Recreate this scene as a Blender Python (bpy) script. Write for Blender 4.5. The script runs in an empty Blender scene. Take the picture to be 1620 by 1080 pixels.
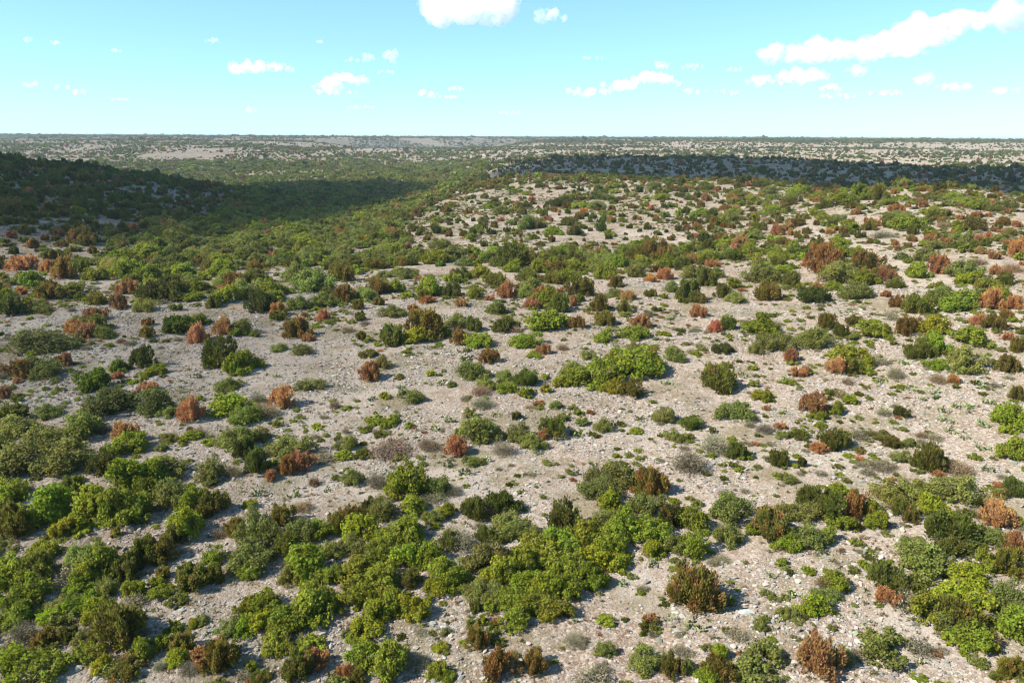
import bpy, math
import numpy as np

# ------------------------------------------------------------------ camera, sky, sun, exposure
scene = bpy.context.scene
RAD = math.radians
CAM_Z = 24.0
FPX = 1136.0                 # focal length in pixels of the 1620 px wide frame
PITCH = RAD(15.95)
ROLL = RAD(0.24)
SUN_AZ = RAD(-110.0)          # clockwise from +Y: the sun stands to the left, a touch behind
SUN_EL = RAD(41.0)

cam_data = bpy.data.cameras.new("camera")
cam = bpy.data.objects.new("camera", cam_data)
scene.collection.objects.link(cam)
cam_data.sensor_width = 36.0
cam_data.lens = 36.0 * FPX / 1620.0
cam_data.clip_start = 0.5
cam_data.clip_end = 90000.0
cam.rotation_mode = 'XYZ'
from mathutils import Matrix, Vector
cam.matrix_world = (Matrix.Translation((0, 0, CAM_Z))
                    @ Matrix.Rotation(math.pi / 2 - PITCH, 4, 'X') @ Matrix.Rotation(ROLL, 4, 'Z'))
scene.camera = cam

world = bpy.data.worlds.new("World")
scene.world = world
world.use_nodes = True
wn = world.node_tree
wn.nodes.clear()
w_out = wn.nodes.new('ShaderNodeOutputWorld')
w_bg = wn.nodes.new('ShaderNodeBackground')
w_sky = wn.nodes.new('ShaderNodeTexSky')
w_sky.sky_type = 'NISHITA'
w_sky.sun_disc = False
w_sky.sun_elevation = SUN_EL
w_sky.sun_rotation = SUN_AZ % (2 * math.pi)
w_sky.altitude = 500.0
w_sky.air_density = 0.85
w_sky.dust_density = 0.15
w_sky.ozone_density = 1.6
w_bg.inputs['Strength'].default_value = 0.136
w_wb = wn.nodes.new('ShaderNodeMix')          # the photo's cool white balance
w_wb.data_type = 'RGBA'; w_wb.blend_type = 'MULTIPLY'; w_wb.inputs[0].default_value = 1.0
w_wb.inputs[7].default_value = (0.625, 0.945, 1.08, 1.0)
w_gm = wn.nodes.new('ShaderNodeGamma')        # and its soft highlight roll-off
w_gm.inputs[1].default_value = 0.65
wn.links.new(w_sky.outputs[0], w_gm.inputs[0])
wn.links.new(w_gm.outputs[0], w_wb.inputs[6])
wn.links.new(w_wb.outputs[2], w_bg.inputs[0])
wn.links.new(w_bg.outputs[0], w_out.inputs[0])

SUN_DIR = np.array([math.cos(SUN_EL) * math.sin(SUN_AZ), math.cos(SUN_EL) * math.cos(SUN_AZ), math.sin(SUN_EL)])
sun_data = bpy.data.lights.new("sun", 'SUN')
sun_data.energy = 4.2
sun_data.angle = RAD(0.53)
sun_data.color = (1.0, 0.93, 0.82)
sun = bpy.data.objects.new("sun", sun_data)
scene.collection.objects.link(sun)
sun.rotation_euler = Vector(SUN_DIR).to_track_quat('Z', 'Y').to_euler()
sun.location = (-60, 0, 80)

scene.view_settings.view_transform = 'Standard'
scene.view_settings.look = 'None'
scene.view_settings.gamma = 1.0
scene.view_settings.use_curve_mapping = False
scene.view_settings.exposure = 1.42
cy = scene.cycles
cy.max_bounces = 18
cy.diffuse_bounces = 4
cy.transmission_bounces = 4
cy.transparent_max_bounces = 8
cy.volume_bounces = 16
cy.use_denoising = True
cy.sample_clamp_indirect = 6.0
cy.filter_width = 1.2

rng = np.random.default_rng(20231)

# ------------------------------------------------------------------ small numeric helpers
def _hash(ix, iy, seed):
    h = (ix.astype(np.int64) * 374761393 + iy.astype(np.int64) * 668265263 + seed * 2147483647) & 0xffffffff
    h = ((h ^ (h >> 13)) * 1274126177) & 0xffffffff
    h = h ^ (h >> 16)
    return (h & 0xffffff) / float(0xffffff)

def vnoise(x, y, seed=0):
    x = np.asarray(x, float); y = np.asarray(y, float)
    ix = np.floor(x); iy = np.floor(y)
    fx = x - ix; fy = y - iy
    fx = fx * fx * fx * (fx * (fx * 6 - 15) + 10); fy = fy * fy * fy * (fy * (fy * 6 - 15) + 10)
    a = _hash(ix, iy, seed); b = _hash(ix + 1, iy, seed)
    c = _hash(ix, iy + 1, seed); d = _hash(ix + 1, iy + 1, seed)
    return (a * (1 - fx) + b * fx) * (1 - fy) + (c * (1 - fx) + d * fx) * fy

def fbm(x, y, seed=0, octaves=4):
    t = 0.0; amp = 0.5; tot = 0.0
    for o in range(octaves):
        t = t + amp * vnoise(x * 2 ** o + 17.3 * o, y * 2 ** o - 9.1 * o, seed + o); tot += amp; amp *= 0.5
    return t / tot

def smooth(a, b, x):
    t = np.clip((x - a) / (b - a), 0, 1)
    return t * t * (3 - 2 * t)

cP, sP, cR, sR = math.cos(PITCH), math.sin(PITCH), math.cos(ROLL), math.sin(ROLL)
def px_dir(px, py):
    """direction of the sight line through a point of the 1620 x 1080 frame: (x, y, z) with unit depth"""
    u = (np.asarray(px, float) - 810) / FPX; v = (540 - np.asarray(py, float)) / FPX
    u, v = u * cR - v * sR, u * sR + v * cR
    return u, cP + v * sP, -sP + v * cP

def to_px(x, y, z):
    z = z - CAM_Z
    d = y * cP - z * sP
    v = (y * sP + z * cP) / d; u = x / d
    u, v = u * cR + v * sR, -u * sR + v * cR
    return 810 + FPX * u, 540 - FPX * v, d

# ------------------------------------------------------------------ terrain heights
# survey of the ground: (bearing in degrees, distance in m, height relative to the drone)
SURVEY = []
def col(px, rows):
    az = math.degrees(math.atan((px - 810) / FPX / math.cos(PITCH * 0.6)))
    for r, z in rows:
        SURVEY.append((az, r, z))
NEAR = [(6, -23.2), (20, -23.6), (35, -24), (60, -24.2)]
col(-260, [(6, -24), (30, -25), (90, -25), (160, -24), (260, -17), (420, -9), (700, -22), (1000, -36), (1500, -30), (2600, -3), (4000, -8), (9000, -30), (20000, -40)])
col(0, NEAR + [(95, -24.6), (128, -24.8), (150, -25.2), (230, -19.6), (320, -15.2), (410, -11.4), (520, -19), (800, -44), (1100, -42), (1500, -27), (2100, -12), (2700, -2.5), (4000, -20), (9000, -36), (20000, -40)])
col(180, NEAR + [(100, -24.4), (128, -24.8), (155, -26.2), (240, -22.2), (330, -20.2), (430, -17.6), (560, -30), (800, -46), (1150, -36), (1500, -27), (2200, -16), (3000, -9), (5000, -16), (9000, -34), (20000, -40)])
col(330, NEAR + [(100, -24.2), (124, -24.7), (160, -27.0), (260, -27.0), (380, -26.6), (480, -27.4), (600, -40), (900, -48), (1150, -40), (1500, -20.5), (1750, -22), (2500, -17), (3200, -8), (5000, -16), (9000, -34), (20000, -40)])
col(470, NEAR + [(100, -24.1), (124, -24.6), (165, -27.6), (260, -31), (380, -35), (560, -41), (800, -46), (1000, -44), (1300, -31), (1600, -22), (2300, -20), (3300, -8), (5000, -16), (9000, -34), (20000, -40)])
col(600, NEAR + [(100, -24.0), (122, -24.4), (165, -26.6), (280, -31.5), (420, -36), (620, -40), (850, -40), (1100, -35), (1400, -29), (1800, -24), (2600, -18), (3300, -8), (5000, -18), (9000, -34), (20000, -40)])
col(700, NEAR + [(100, -23.9), (122, -24.2), (160, -25.8), (230, -26.6), (300, -26.2), (400, -30), (560, -35), (800, -35), (1100, -31), (1500, -26), (2200, -20), (3200, -12), (5000, -16), (9000, -34), (20000, -40)])
col(820, NEAR + [(100, -23.8), (122, -24.1), (160, -25.4), (230, -25.0), (320, -22.4), (380, -20.9), (460, -27), (560, -28), (660, -25.8), (760, -23.6), (900, -31), (1400, -26), (2200, -17), (3000, -8), (5000, -15), (9000, -34), (20000, -40)])
col(1000, NEAR + [(100, -23.4), (130, -23.9), (165, -24.8), (240, -22.9), (300, -21.0), (355, -19.6), (440, -27.5), (540, -26.8), (660, -23.6), (780, -20.4), (900, -28), (1400, -24), (2200, -14.5), (3400, -8), (5000, -13), (9000, -32), (20000, -40)])
col(1200, NEAR + [(100, -22.9), (140, -23.0), (175, -22.9), (230, -21.8), (290, -20.0), (335, -19.2), (420, -27.5), (530, -26.4), (660, -23.6), (790, -21.4), (920, -29), (1400, -25), (2200, -13), (3600, -6), (5000, -12), (9000, -32), (20000, -40)])
col(1400, NEAR + [(100, -22.3), (140, -21.2), (180, -19.0), (230, -15.8), (272, -15.0), (380, -28.5), (500, -28.2), (640, -27), (760, -25.2), (920, -31), (1400, -26), (2200, -14), (3600, -7), (5000, -12), (9000, -32), (20000, -40)])
col(1530, NEAR + [(100, -21.8), (140, -20.0), (180, -17.8), (235, -14.8), (270, -15.6), (360, -29.5), (500, -28.8), (640, -27), (760, -24.6), (920, -31), (1400, -26), (2200, -15), (3600, -8), (5000, -12), (9000, -32), (20000, -40)])
col(1640, NEAR + [(100, -21.2), (140, -19.4), (180, -17.8), (235, -17.0), (360, -30), (500, -29), (640, -27), (760, -24.4), (920, -31), (1400, -26), (2200, -15), (3600, -8), (5000, -12), (9000, -32), (20000, -40)])
col(1900, [(6, -23), (30, -23), (100, -20.5), (180, -21), (300, -28), (500, -28), (760, -25), (1000, -30), (2200, -16), (3600, -8), (9000, -32), (20000, -40)])
for az in (-90, -130, 180, 130, 90):
    for r, z in ((6, -23.5), (40, -24), (150, -24), (500, -22), (1500, -25), (5000, -15), (20000, -40)):
        SURVEY.append((az, r, z))
S = np.array(SURVEY)
AZ_S = 1 / 11.0; LR_S = 1 / 0.22
def _key(az_deg, r):
    return np.stack([np.asarray(az_deg) * AZ_S, np.log(r) * LR_S], -1)
def _phi(d2):
    return np.sqrt(d2 + 0.25)
K0 = _key(S[:, 0], S[:, 1])
d2 = ((K0[:, None] - K0[None]) ** 2).sum(-1)
A = _phi(d2) + np.eye(len(S)) * -0.04
n = len(S)
Pm = np.concatenate([np.ones((n, 1)), K0], 1)
M = np.block([[A, Pm], [Pm.T, np.zeros((3, 3))]])
sol = np.linalg.solve(M, np.concatenate([S[:, 2], np.zeros(3)]))
def height_rbf(az_deg, r):
    k = _key(az_deg, r).reshape(-1, 2)
    out = np.empty(len(k))
    for i in range(0, len(k), 20000):
        kk = k[i:i + 20000]
        dd = ((kk[:, None] - K0[None]) ** 2).sum(-1)
        out[i:i + 20000] = _phi(dd) @ sol[:n] + sol[n] + kk @ sol[n + 1:]
    return out.reshape(np.shape(r))

AZ_G = np.concatenate([np.linspace(-180, -48, 45)[:-1], np.linspace(-48, 48, 650), np.linspace(48, 180, 45)[1:]])
R_G = np.exp(np.linspace(math.log(5.0), math.log(21000.0), 640))
# coarse evaluation of the survey, then refined to the mesh
lr_c = np.linspace(math.log(5.0), math.log(21000.0), 220)
az_c = np.concatenate([np.linspace(-180, -48, 23)[:-1], np.linspace(-48, 48, 130), np.linspace(48, 180, 23)[1:]])
AC, RC = np.meshgrid(az_c, np.exp(lr_c), indexing='ij')
ZC = height_rbf(AC, RC)
# close the seam behind the drone
wseam = smooth(120, 180, np.abs(AC)); ZC = ZC * (1 - wseam) + wseam * (-24.0)
def bilin(xg, yg, Z, x, y):
    i = np.clip(np.searchsorted(xg, x) - 1, 0, len(xg) - 2); j = np.clip(np.searchsorted(yg, y) - 1, 0, len(yg) - 2)
    fx = np.clip((x - xg[i]) / (xg[i + 1] - xg[i]), 0, 1); fy = np.clip((y - yg[j]) / (yg[j + 1] - yg[j]), 0, 1)
    return (Z[i, j] * (1 - fx) + Z[i + 1, j] * fx) * (1 - fy) + (Z[i, j + 1] * (1 - fx) + Z[i + 1, j + 1] * fx) * fy
AG, RG = np.meshgrid(AZ_G, R_G, indexing='ij')
XG = RG * np.sin(np.radians(AG)); YG = RG * np.cos(np.radians(AG))
ZG = bilin(az_c, lr_c, ZC, AG.ravel(), np.log(RG).ravel()).reshape(AG.shape) + CAM_Z
def relief(x, y, r):
    z = (fbm(x / 7.0, y / 7.0, 3, 4) - 0.5) * 0.9 * smooth(8, 30, r)
    z = z + (fbm(x / 55.0, y / 55.0, 11, 4) - 0.5) * 5.0 * smooth(110, 420, r)
    z = z + (fbm(x / 230.0, y / 230.0, 23, 4) - 0.5) * 16.0 * smooth(700, 2000, r)
    return z
def valley(x, y):
    return smooth(0.42, 0.66, fbm(x / 900.0 + 3.1, y / 620.0 + 1.7, 31, 3))
WF = smooth(1500, 2500, RG)
ZG = ZG + relief(XG, YG, RG)
ZG = ZG * (1 - WF) + WF * (CAM_Z - 1.5 - 11.0 * fbm(XG / 1300.0, YG / 1300.0, 91, 3) - 58.0 * valley(XG, YG) + relief(XG, YG, RG) * 0.45 - 0.0009 * np.maximum(RG - 4000, 0))
LRG = np.log(R_G)
def ground_z(x, y):
    x = np.asarray(x, float); y = np.asarray(y, float)
    r = np.hypot(x, y); az = np.degrees(np.arctan2(x, y))
    return bilin(AZ_G, LRG, ZG, az, np.log(np.maximum(r, 5.01)))

def hit(px, py, rmin=15.0):
    """where the sight line through a point of the frame first meets the ground"""
    dx, dy, dz = px_dir(px, py)
    hl = math.hypot(dx, dy); az = math.degrees(math.atan2(dx, dy)); slope = dz / hl
    i = int(np.clip(np.searchsorted(AZ_G, az) - 1, 0, len(AZ_G) - 2)); f = (az - AZ_G[i]) / (AZ_G[i + 1] - AZ_G[i])
    prof = ZG[i] * (1 - f) + ZG[i + 1] * f
    ray = CAM_Z + slope * R_G
    ok = np.nonzero((prof >= ray) & (R_G > rmin))[0]
    if len(ok) == 0:
        return None
    j = ok[0]
    a = ray[j - 1] - prof[j - 1]; b = prof[j] - ray[j]
    r = R_G[j - 1] + (R_G[j] - R_G[j - 1]) * (a / (a + b) if a + b > 0 else 0)
    return np.array([r * dx / hl, r * dy / hl, CAM_Z + slope * r])

# ------------------------------------------------------------------ materials
class NT:
    def __init__(s, name):
        s.m = bpy.data.materials.new(name); s.m.use_nodes = True
        s.t = s.m.node_tree; s.t.nodes.clear()
    def n(s, kind, ins=None, **props):
        nd = s.t.nodes.new(kind)
        for k, v in props.items():
            setattr(nd, k, v)
        for k, v in (ins or {}).items():
            if isinstance(v, tuple) and len(v) == 2 and hasattr(v[0], 'bl_idname'):
                s.t.links.new(v[0].outputs[v[1]], nd.inputs[k])
            else:
                nd.inputs[k].default_value = v
        return nd
    def mix(s, fac, a, b, blend='MIX'):
        nd = s.t.nodes.new('ShaderNodeMix'); nd.data_type = 'RGBA'; nd.blend_type = blend
        for idx, v in ((0, fac), (6, a), (7, b)):
            if isinstance(v, tuple) and hasattr(v[0], 'bl_idname'):
                s.t.links.new(v[0].outputs[v[1]], nd.inputs[idx])
            else:
                nd.inputs[idx].default_value = v if idx == 0 else (*v, 1.0)
        return (nd, 2)
    def math(s, op, a, b=0.0, c=0.0, clamp=False):
        nd = s.t.nodes.new('ShaderNodeMath'); nd.operation = op; nd.use_clamp = clamp
        for i, v in enumerate((a, b, c)):
            if isinstance(v, tuple):
                s.t.links.new(v[0].outputs[v[1]], nd.inputs[i])
            else:
                nd.inputs[i].default_value = v
        return (nd, 0)
    def ramp(s, fac, lo, hi):
        nd = s.n('ShaderNodeMapRange', {0: fac, 1: lo, 2: hi}); nd.interpolation_type = 'SMOOTHSTEP'
        return (nd, 0)

def leaf_material(name, rust=(0.29, 0.142, 0.050), trans=0.5):
    t = NT(name)
    tint = t.n('ShaderNodeAttribute', attribute_name='tint', attribute_type='INSTANCER')
    lv = t.n('ShaderNodeAttribute', attribute_name='lv', attribute_type='GEOMETRY')
    sep = t.n('ShaderNodeSeparateXYZ', {0: (lv, 1)})
    dry = t.n('ShaderNodeAttribute', attribute_name='dry', attribute_type='INSTANCER')
    co = t.n('ShaderNodeTexCoord')
    rnd = t.n('ShaderNodeObjectInfo')
    off = t.n('ShaderNodeVectorMath', {0: (co, 3), 1: (rnd, 5)}, operation='ADD')
    no = t.n('ShaderNodeTexNoise', {'Vector': (off, 0), 'Scale': 2.2, 'Detail': 2.0})
    f = t.math('ADD', (no, 0), t.math('MULTIPLY', t.math('SUBTRACT', (sep, 1), 0.5), 0.25))
    f = t.math('ADD', f, t.math('SUBTRACT', (dry, 2), 0.5))
    f = t.ramp(f, 0.36, 0.68)
    base = t.mix(f, (tint, 0), rust)
    base = t.mix(t.ramp((sep, 2), 0.90, 0.93), base, (0.17, 0.14, 0.11))
    hue = t.n('ShaderNodeHueSaturation', {'Hue': t.math('MULTIPLY_ADD', (sep, 1), 0.028, 0.486), 'Color': base,
                                          'Value': t.math('MULTIPLY_ADD', (sep, 0), 0.9, 0.55)})
    d = t.n('ShaderNodeBsdfDiffuse', {'Color': (hue, 0)})
    tr = t.n('ShaderNodeBsdfTranslucent', {'Color': (hue, 0)})
    mx = t.n('ShaderNodeMixShader', {0: trans, 1: (d, 0), 2: (tr, 0)})
    t.n('ShaderNodeOutputMaterial', {0: (mx, 0)})
    return t.m

def plain_material(name, colour, rough=0.9, noise=0.25, scale=6.0):
    t = NT(name)
    co = t.n('ShaderNodeTexCoord')
    no = t.n('ShaderNodeTexNoise', {'Vector': (co, 3), 'Scale': scale, 'Detail': 4.0})
    c = t.mix((no, 0), tuple(v * (1 - noise) for v in colour), tuple(v * (1 + noise) for v in colour))
    b = t.n('ShaderNodeBsdfPrincipled', {'Base Color': c, 'Roughness': rough})
    b.inputs['Specular IOR Level'].default_value = 0.15
    t.n('ShaderNodeOutputMaterial', {0: (b, 0)})
    return t.m

def stone_material():
    t = NT('pale limestone')
    tint = t.n('ShaderNodeAttribute', attribute_name='tint', attribute_type='INSTANCER')
    co = t.n('ShaderNodeTexCoord')
    no = t.n('ShaderNodeTexNoise', {'Vector': (co, 3), 'Scale': 3.0, 'Detail': 6.0, 'Roughness': 0.65})
    c = t.mix((no, 0), (0.72, 0.72, 0.72), (1.25, 1.25, 1.25))
    c = t.mix(1.0, (tint, 0), c, 'MULTIPLY')
    d = t.n('ShaderNodeBsdfDiffuse', {'Color': c, 'Roughness': 0.6})
    t.n('ShaderNodeOutputMaterial', {0: (d, 0)})
    return t.m

def ground_material():
    t = NT('limestone ground with dry grass')
    co = t.n('ShaderNodeTexCoord')
    P = (co, 3)
    sepP = t.n('ShaderNodeSeparateXYZ', {0: P})
    flat = t.n('ShaderNodeCombineXYZ', {0: (sepP, 0), 1: (sepP, 1)})
    F = (flat, 0)
    big = t.n('ShaderNodeTexNoise', {'Vector': F, 'Scale': 0.028, 'Detail': 5.0, 'Roughness': 0.6})
    mid = t.n('ShaderNodeTexNoise', {'Vector': F, 'Scale': 0.22, 'Detail': 6.0, 'Roughness': 0.62})
    fine = t.n('ShaderNodeTexNoise', {'Vector': F, 'Scale': 2.6, 'Detail': 5.0, 'Roughness': 0.7})
    grit = t.n('ShaderNodeTexNoise', {'Vector': F, 'Scale': 11.0, 'Detail': 3.0, 'Roughness': 0.7})
    vor = t.n('ShaderNodeTexVoronoi', {'Vector': F, 'Scale': 5.5, 'Randomness': 1.0})
    vor2 = t.n('ShaderNodeTexVoronoi', {'Vector': F, 'Scale': 12.0, 'Randomness': 1.0})
    sv = t.n('ShaderNodeSeparateColor', {0: (vor, 1)})
    sv2 = t.n('ShaderNodeSeparateColor', {0: (vor2, 1)})
    # thin ledges of bedrock that follow the contours
    wob = t.math('MULTIPLY_ADD', (mid, 0), 1.6, (sepP, 2))
    wob = t.math('MULTIPLY_ADD', (big, 0), 3.0, wob)
    led = t.n('ShaderNodeTexNoise', {'W': t.math('MULTIPLY', wob, 0.85), 'Scale': 1.0, 'Detail': 2.0}, noise_dimensions='1D')
    soil = t.mix(t.ramp((mid, 0), 0.35, 0.65), (0.21, 0.155, 0.118), (0.29, 0.222, 0.172))
    soil = t.mix(t.ramp((fine, 0), 0.42, 0.62), soil, (0.125, 0.085, 0.062))
    rock = t.mix((sv, 0), (0.20, 0.18, 0.16), (0.44, 0.415, 0.38))
    small = t.mix((sv2, 1), (0.12, 0.095, 0.075), (0.42, 0.385, 0.34))
    m1 = t.ramp(t.math('ADD', t.math('MULTIPLY', (mid, 0), 0.7), t.math('MULTIPLY', (sv, 1), 0.45)), 0.46, 0.62)
    c = t.mix(m1, soil, rock)
    m2 = t.ramp(t.math('ADD', t.math('MULTIPLY', (fine, 0), 0.6), t.math('MULTIPLY', (sv2, 0), 0.4)), 0.44, 0.56)
    c = t.mix(t.math('MULTIPLY', m2, 0.7), c, small)
    slab = t.mix((grit, 0), (0.27, 0.25, 0.225), (0.40, 0.375, 0.34))
    c = t.mix(t.math('MULTIPLY', t.ramp((led, 0), 0.54, 0.60), t.ramp((big, 0), 0.36, 0.52)), c, slab)
    # short dry grass
    gr = t.n('ShaderNodeTexNoise', {'Vector': F, 'Scale': 0.6, 'Detail': 8.0, 'Roughness': 0.75})
    c = t.mix(t.math('MULTIPLY', t.ramp((gr, 0), 0.52, 0.66), 0.55), c, (0.20, 0.155, 0.09))
    pink = t.ramp((big, 0), 0.35, 0.7)
    c = t.mix(t.math('MULTIPLY', pink, 0.16), c, (0.31, 0.215, 0.17))
    ol = t.n('ShaderNodeTexNoise', {'Vector': F, 'Scale': 0.13, 'Detail': 7.0, 'Roughness': 0.68})
    c = t.mix(t.math('MULTIPLY', t.ramp((ol, 0), 0.48, 0.62), 0.66), c, (0.155, 0.14, 0.082))
    ol2 = t.n('ShaderNodeTexNoise', {'Vector': F, 'Scale': 0.9, 'Detail': 4.0, 'Roughness': 0.6})
    c = t.mix(t.math('MULTIPLY', t.ramp((ol2, 0), 0.58, 0.66), 0.6), c, (0.12, 0.125, 0.06))
    # far out the woods cover the ground
    ln = t.n('ShaderNodeVectorMath', {0: F}, operation='LENGTH')
    far = t.ramp((ln, 1), 1500.0, 4200.0)
    fw = t.n('ShaderNodeTexNoise', {'Vector': F, 'Scale': 0.012, 'Detail': 6.0, 'Roughness': 0.7})
    c = t.mix(t.math('MULTIPLY', far, t.ramp((fw, 0), 0.32, 0.48)), c, (0.085, 0.095, 0.05))
    c = t.mix(1.0, c, (0.885, 0.835, 0.785), 'MULTIPLY')
    bh = t.math('ADD', t.math('MULTIPLY', (vor, 0), -0.5), t.math('MULTIPLY', (fine, 0), 0.5))
    bh = t.math('ADD', bh, t.math('MULTIPLY', (sv, 2), 0.25))
    bh = t.math('ADD', bh, t.math('MULTIPLY', (vor2, 0), -0.3))
    bmp = t.n('ShaderNodeBump', {'Strength': 0.8, 'Distance': 0.14, 'Height': bh})
    d = t.n('ShaderNodeBsdfDiffuse', {'Color': c, 'Roughness': 0.7, 'Normal': (bmp, 0)})
    t.n('ShaderNodeOutputMaterial', {0: (d, 0)})
    return t.m

MAT = {
    'leaf': leaf_material('juniper and oak foliage'),
    'twig': leaf_material('dry twigs', rust=(0.22, 0.10, 0.05), trans=0.05),
    'bark': plain_material('grey bark', (0.16, 0.135, 0.11)),
    'pad': leaf_material('cactus pads', rust=(0.28, 0.2, 0.08), trans=0.0),
    'stone': stone_material(),
    'ground': ground_material(),
    'track': plain_material('pale track gravel', (0.40, 0.32, 0.24), noise=0.15, scale=0.4),
}

# ------------------------------------------------------------------ object helpers
COL = scene.collection
def link(o, parent=None):
    COL.objects.link(o)
    if parent is not None:
        o.parent = parent
    return o

def mesh_from(name, verts, faces, mat, lv=None, smooth_shade=False):
    me = bpy.data.meshes.new(name)
    verts = np.asarray(verts, np.float32); faces = np.asarray(faces, np.int32)
    k = faces.shape[1]
    me.vertices.add(len(verts)); me.vertices.foreach_set('co', verts.ravel())
    me.loops.add(faces.size); me.loops.foreach_set('vertex_index', faces.ravel())
    me.polygons.add(len(faces))
    me.polygons.foreach_set('loop_start', np.arange(0, faces.size, k, dtype=np.int32))
    me.polygons.foreach_set('use_smooth', np.full(len(faces), smooth_shade))
    me.update(calc_edges=True)
    if lv is not None:
        at = me.attributes.new('lv', 'FLOAT_VECTOR', 'FACE')
        at.data.foreach_set('vector', np.asarray(lv, np.float32).ravel())
    me.materials.append(mat)
    return me

# ------------------------------------------------------------------ ground sheet
na, nr = ZG.shape
idx = np.arange(na * nr).reshape(na, nr)
gv = np.stack([XG, YG, ZG], -1).reshape(-1, 3)
# the first and last bearing coincide behind the drone
ga = idx[:-1, :-1].ravel(); gb = idx[1:, :-1].ravel(); gc = idx[1:, 1:].ravel(); gd = idx[:-1, 1:].ravel()
gf = np.stack([ga, gd, gc, gb], 1)
ground = link(bpy.data.objects.new('ground', mesh_from('ground', gv, gf, MAT['ground'], smooth_shade=True)))
ground['kind'] = 'structure'
# small cap below the drone closes the sheet's middle
cap_v = [[0, 0, float(ZG[:, 0].mean())]] + [list(v) for v in gv[idx[:, 0]]]
cap_f = [[0, i + 2, i + 1] for i in range(na - 1)]
cap = mesh_from('ground_middle', np.array(cap_v), np.array(cap_f), MAT['ground'], smooth_shade=True)
cap_o = link(bpy.data.objects.new('ground_middle', cap), ground)

# ------------------------------------------------------------------ plant meshes (unit crowns: radius 1, height 1)
def rand_dirs(g, n, up=0.0):
    v = g.normal(size=(n, 3)); v[:, 2] += up
    return v / np.linalg.norm(v, axis=1, keepdims=True)

def quads(g, pos, axis, side, length, width, taper):
    """leaf-shaped four-sided faces"""
    L = axis * length[:, None]; W = side * width[:, None]
    a = pos - L * 0.5; b = pos + W * 0.5 + L * taper; c = pos + L * 0.5; d = pos - W * 0.5 + L * taper
    v = np.stack([a, b, c, d], 1).reshape(-1, 3)
    f = np.arange(len(pos) * 4).reshape(-1, 4)
    return v, f

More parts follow.
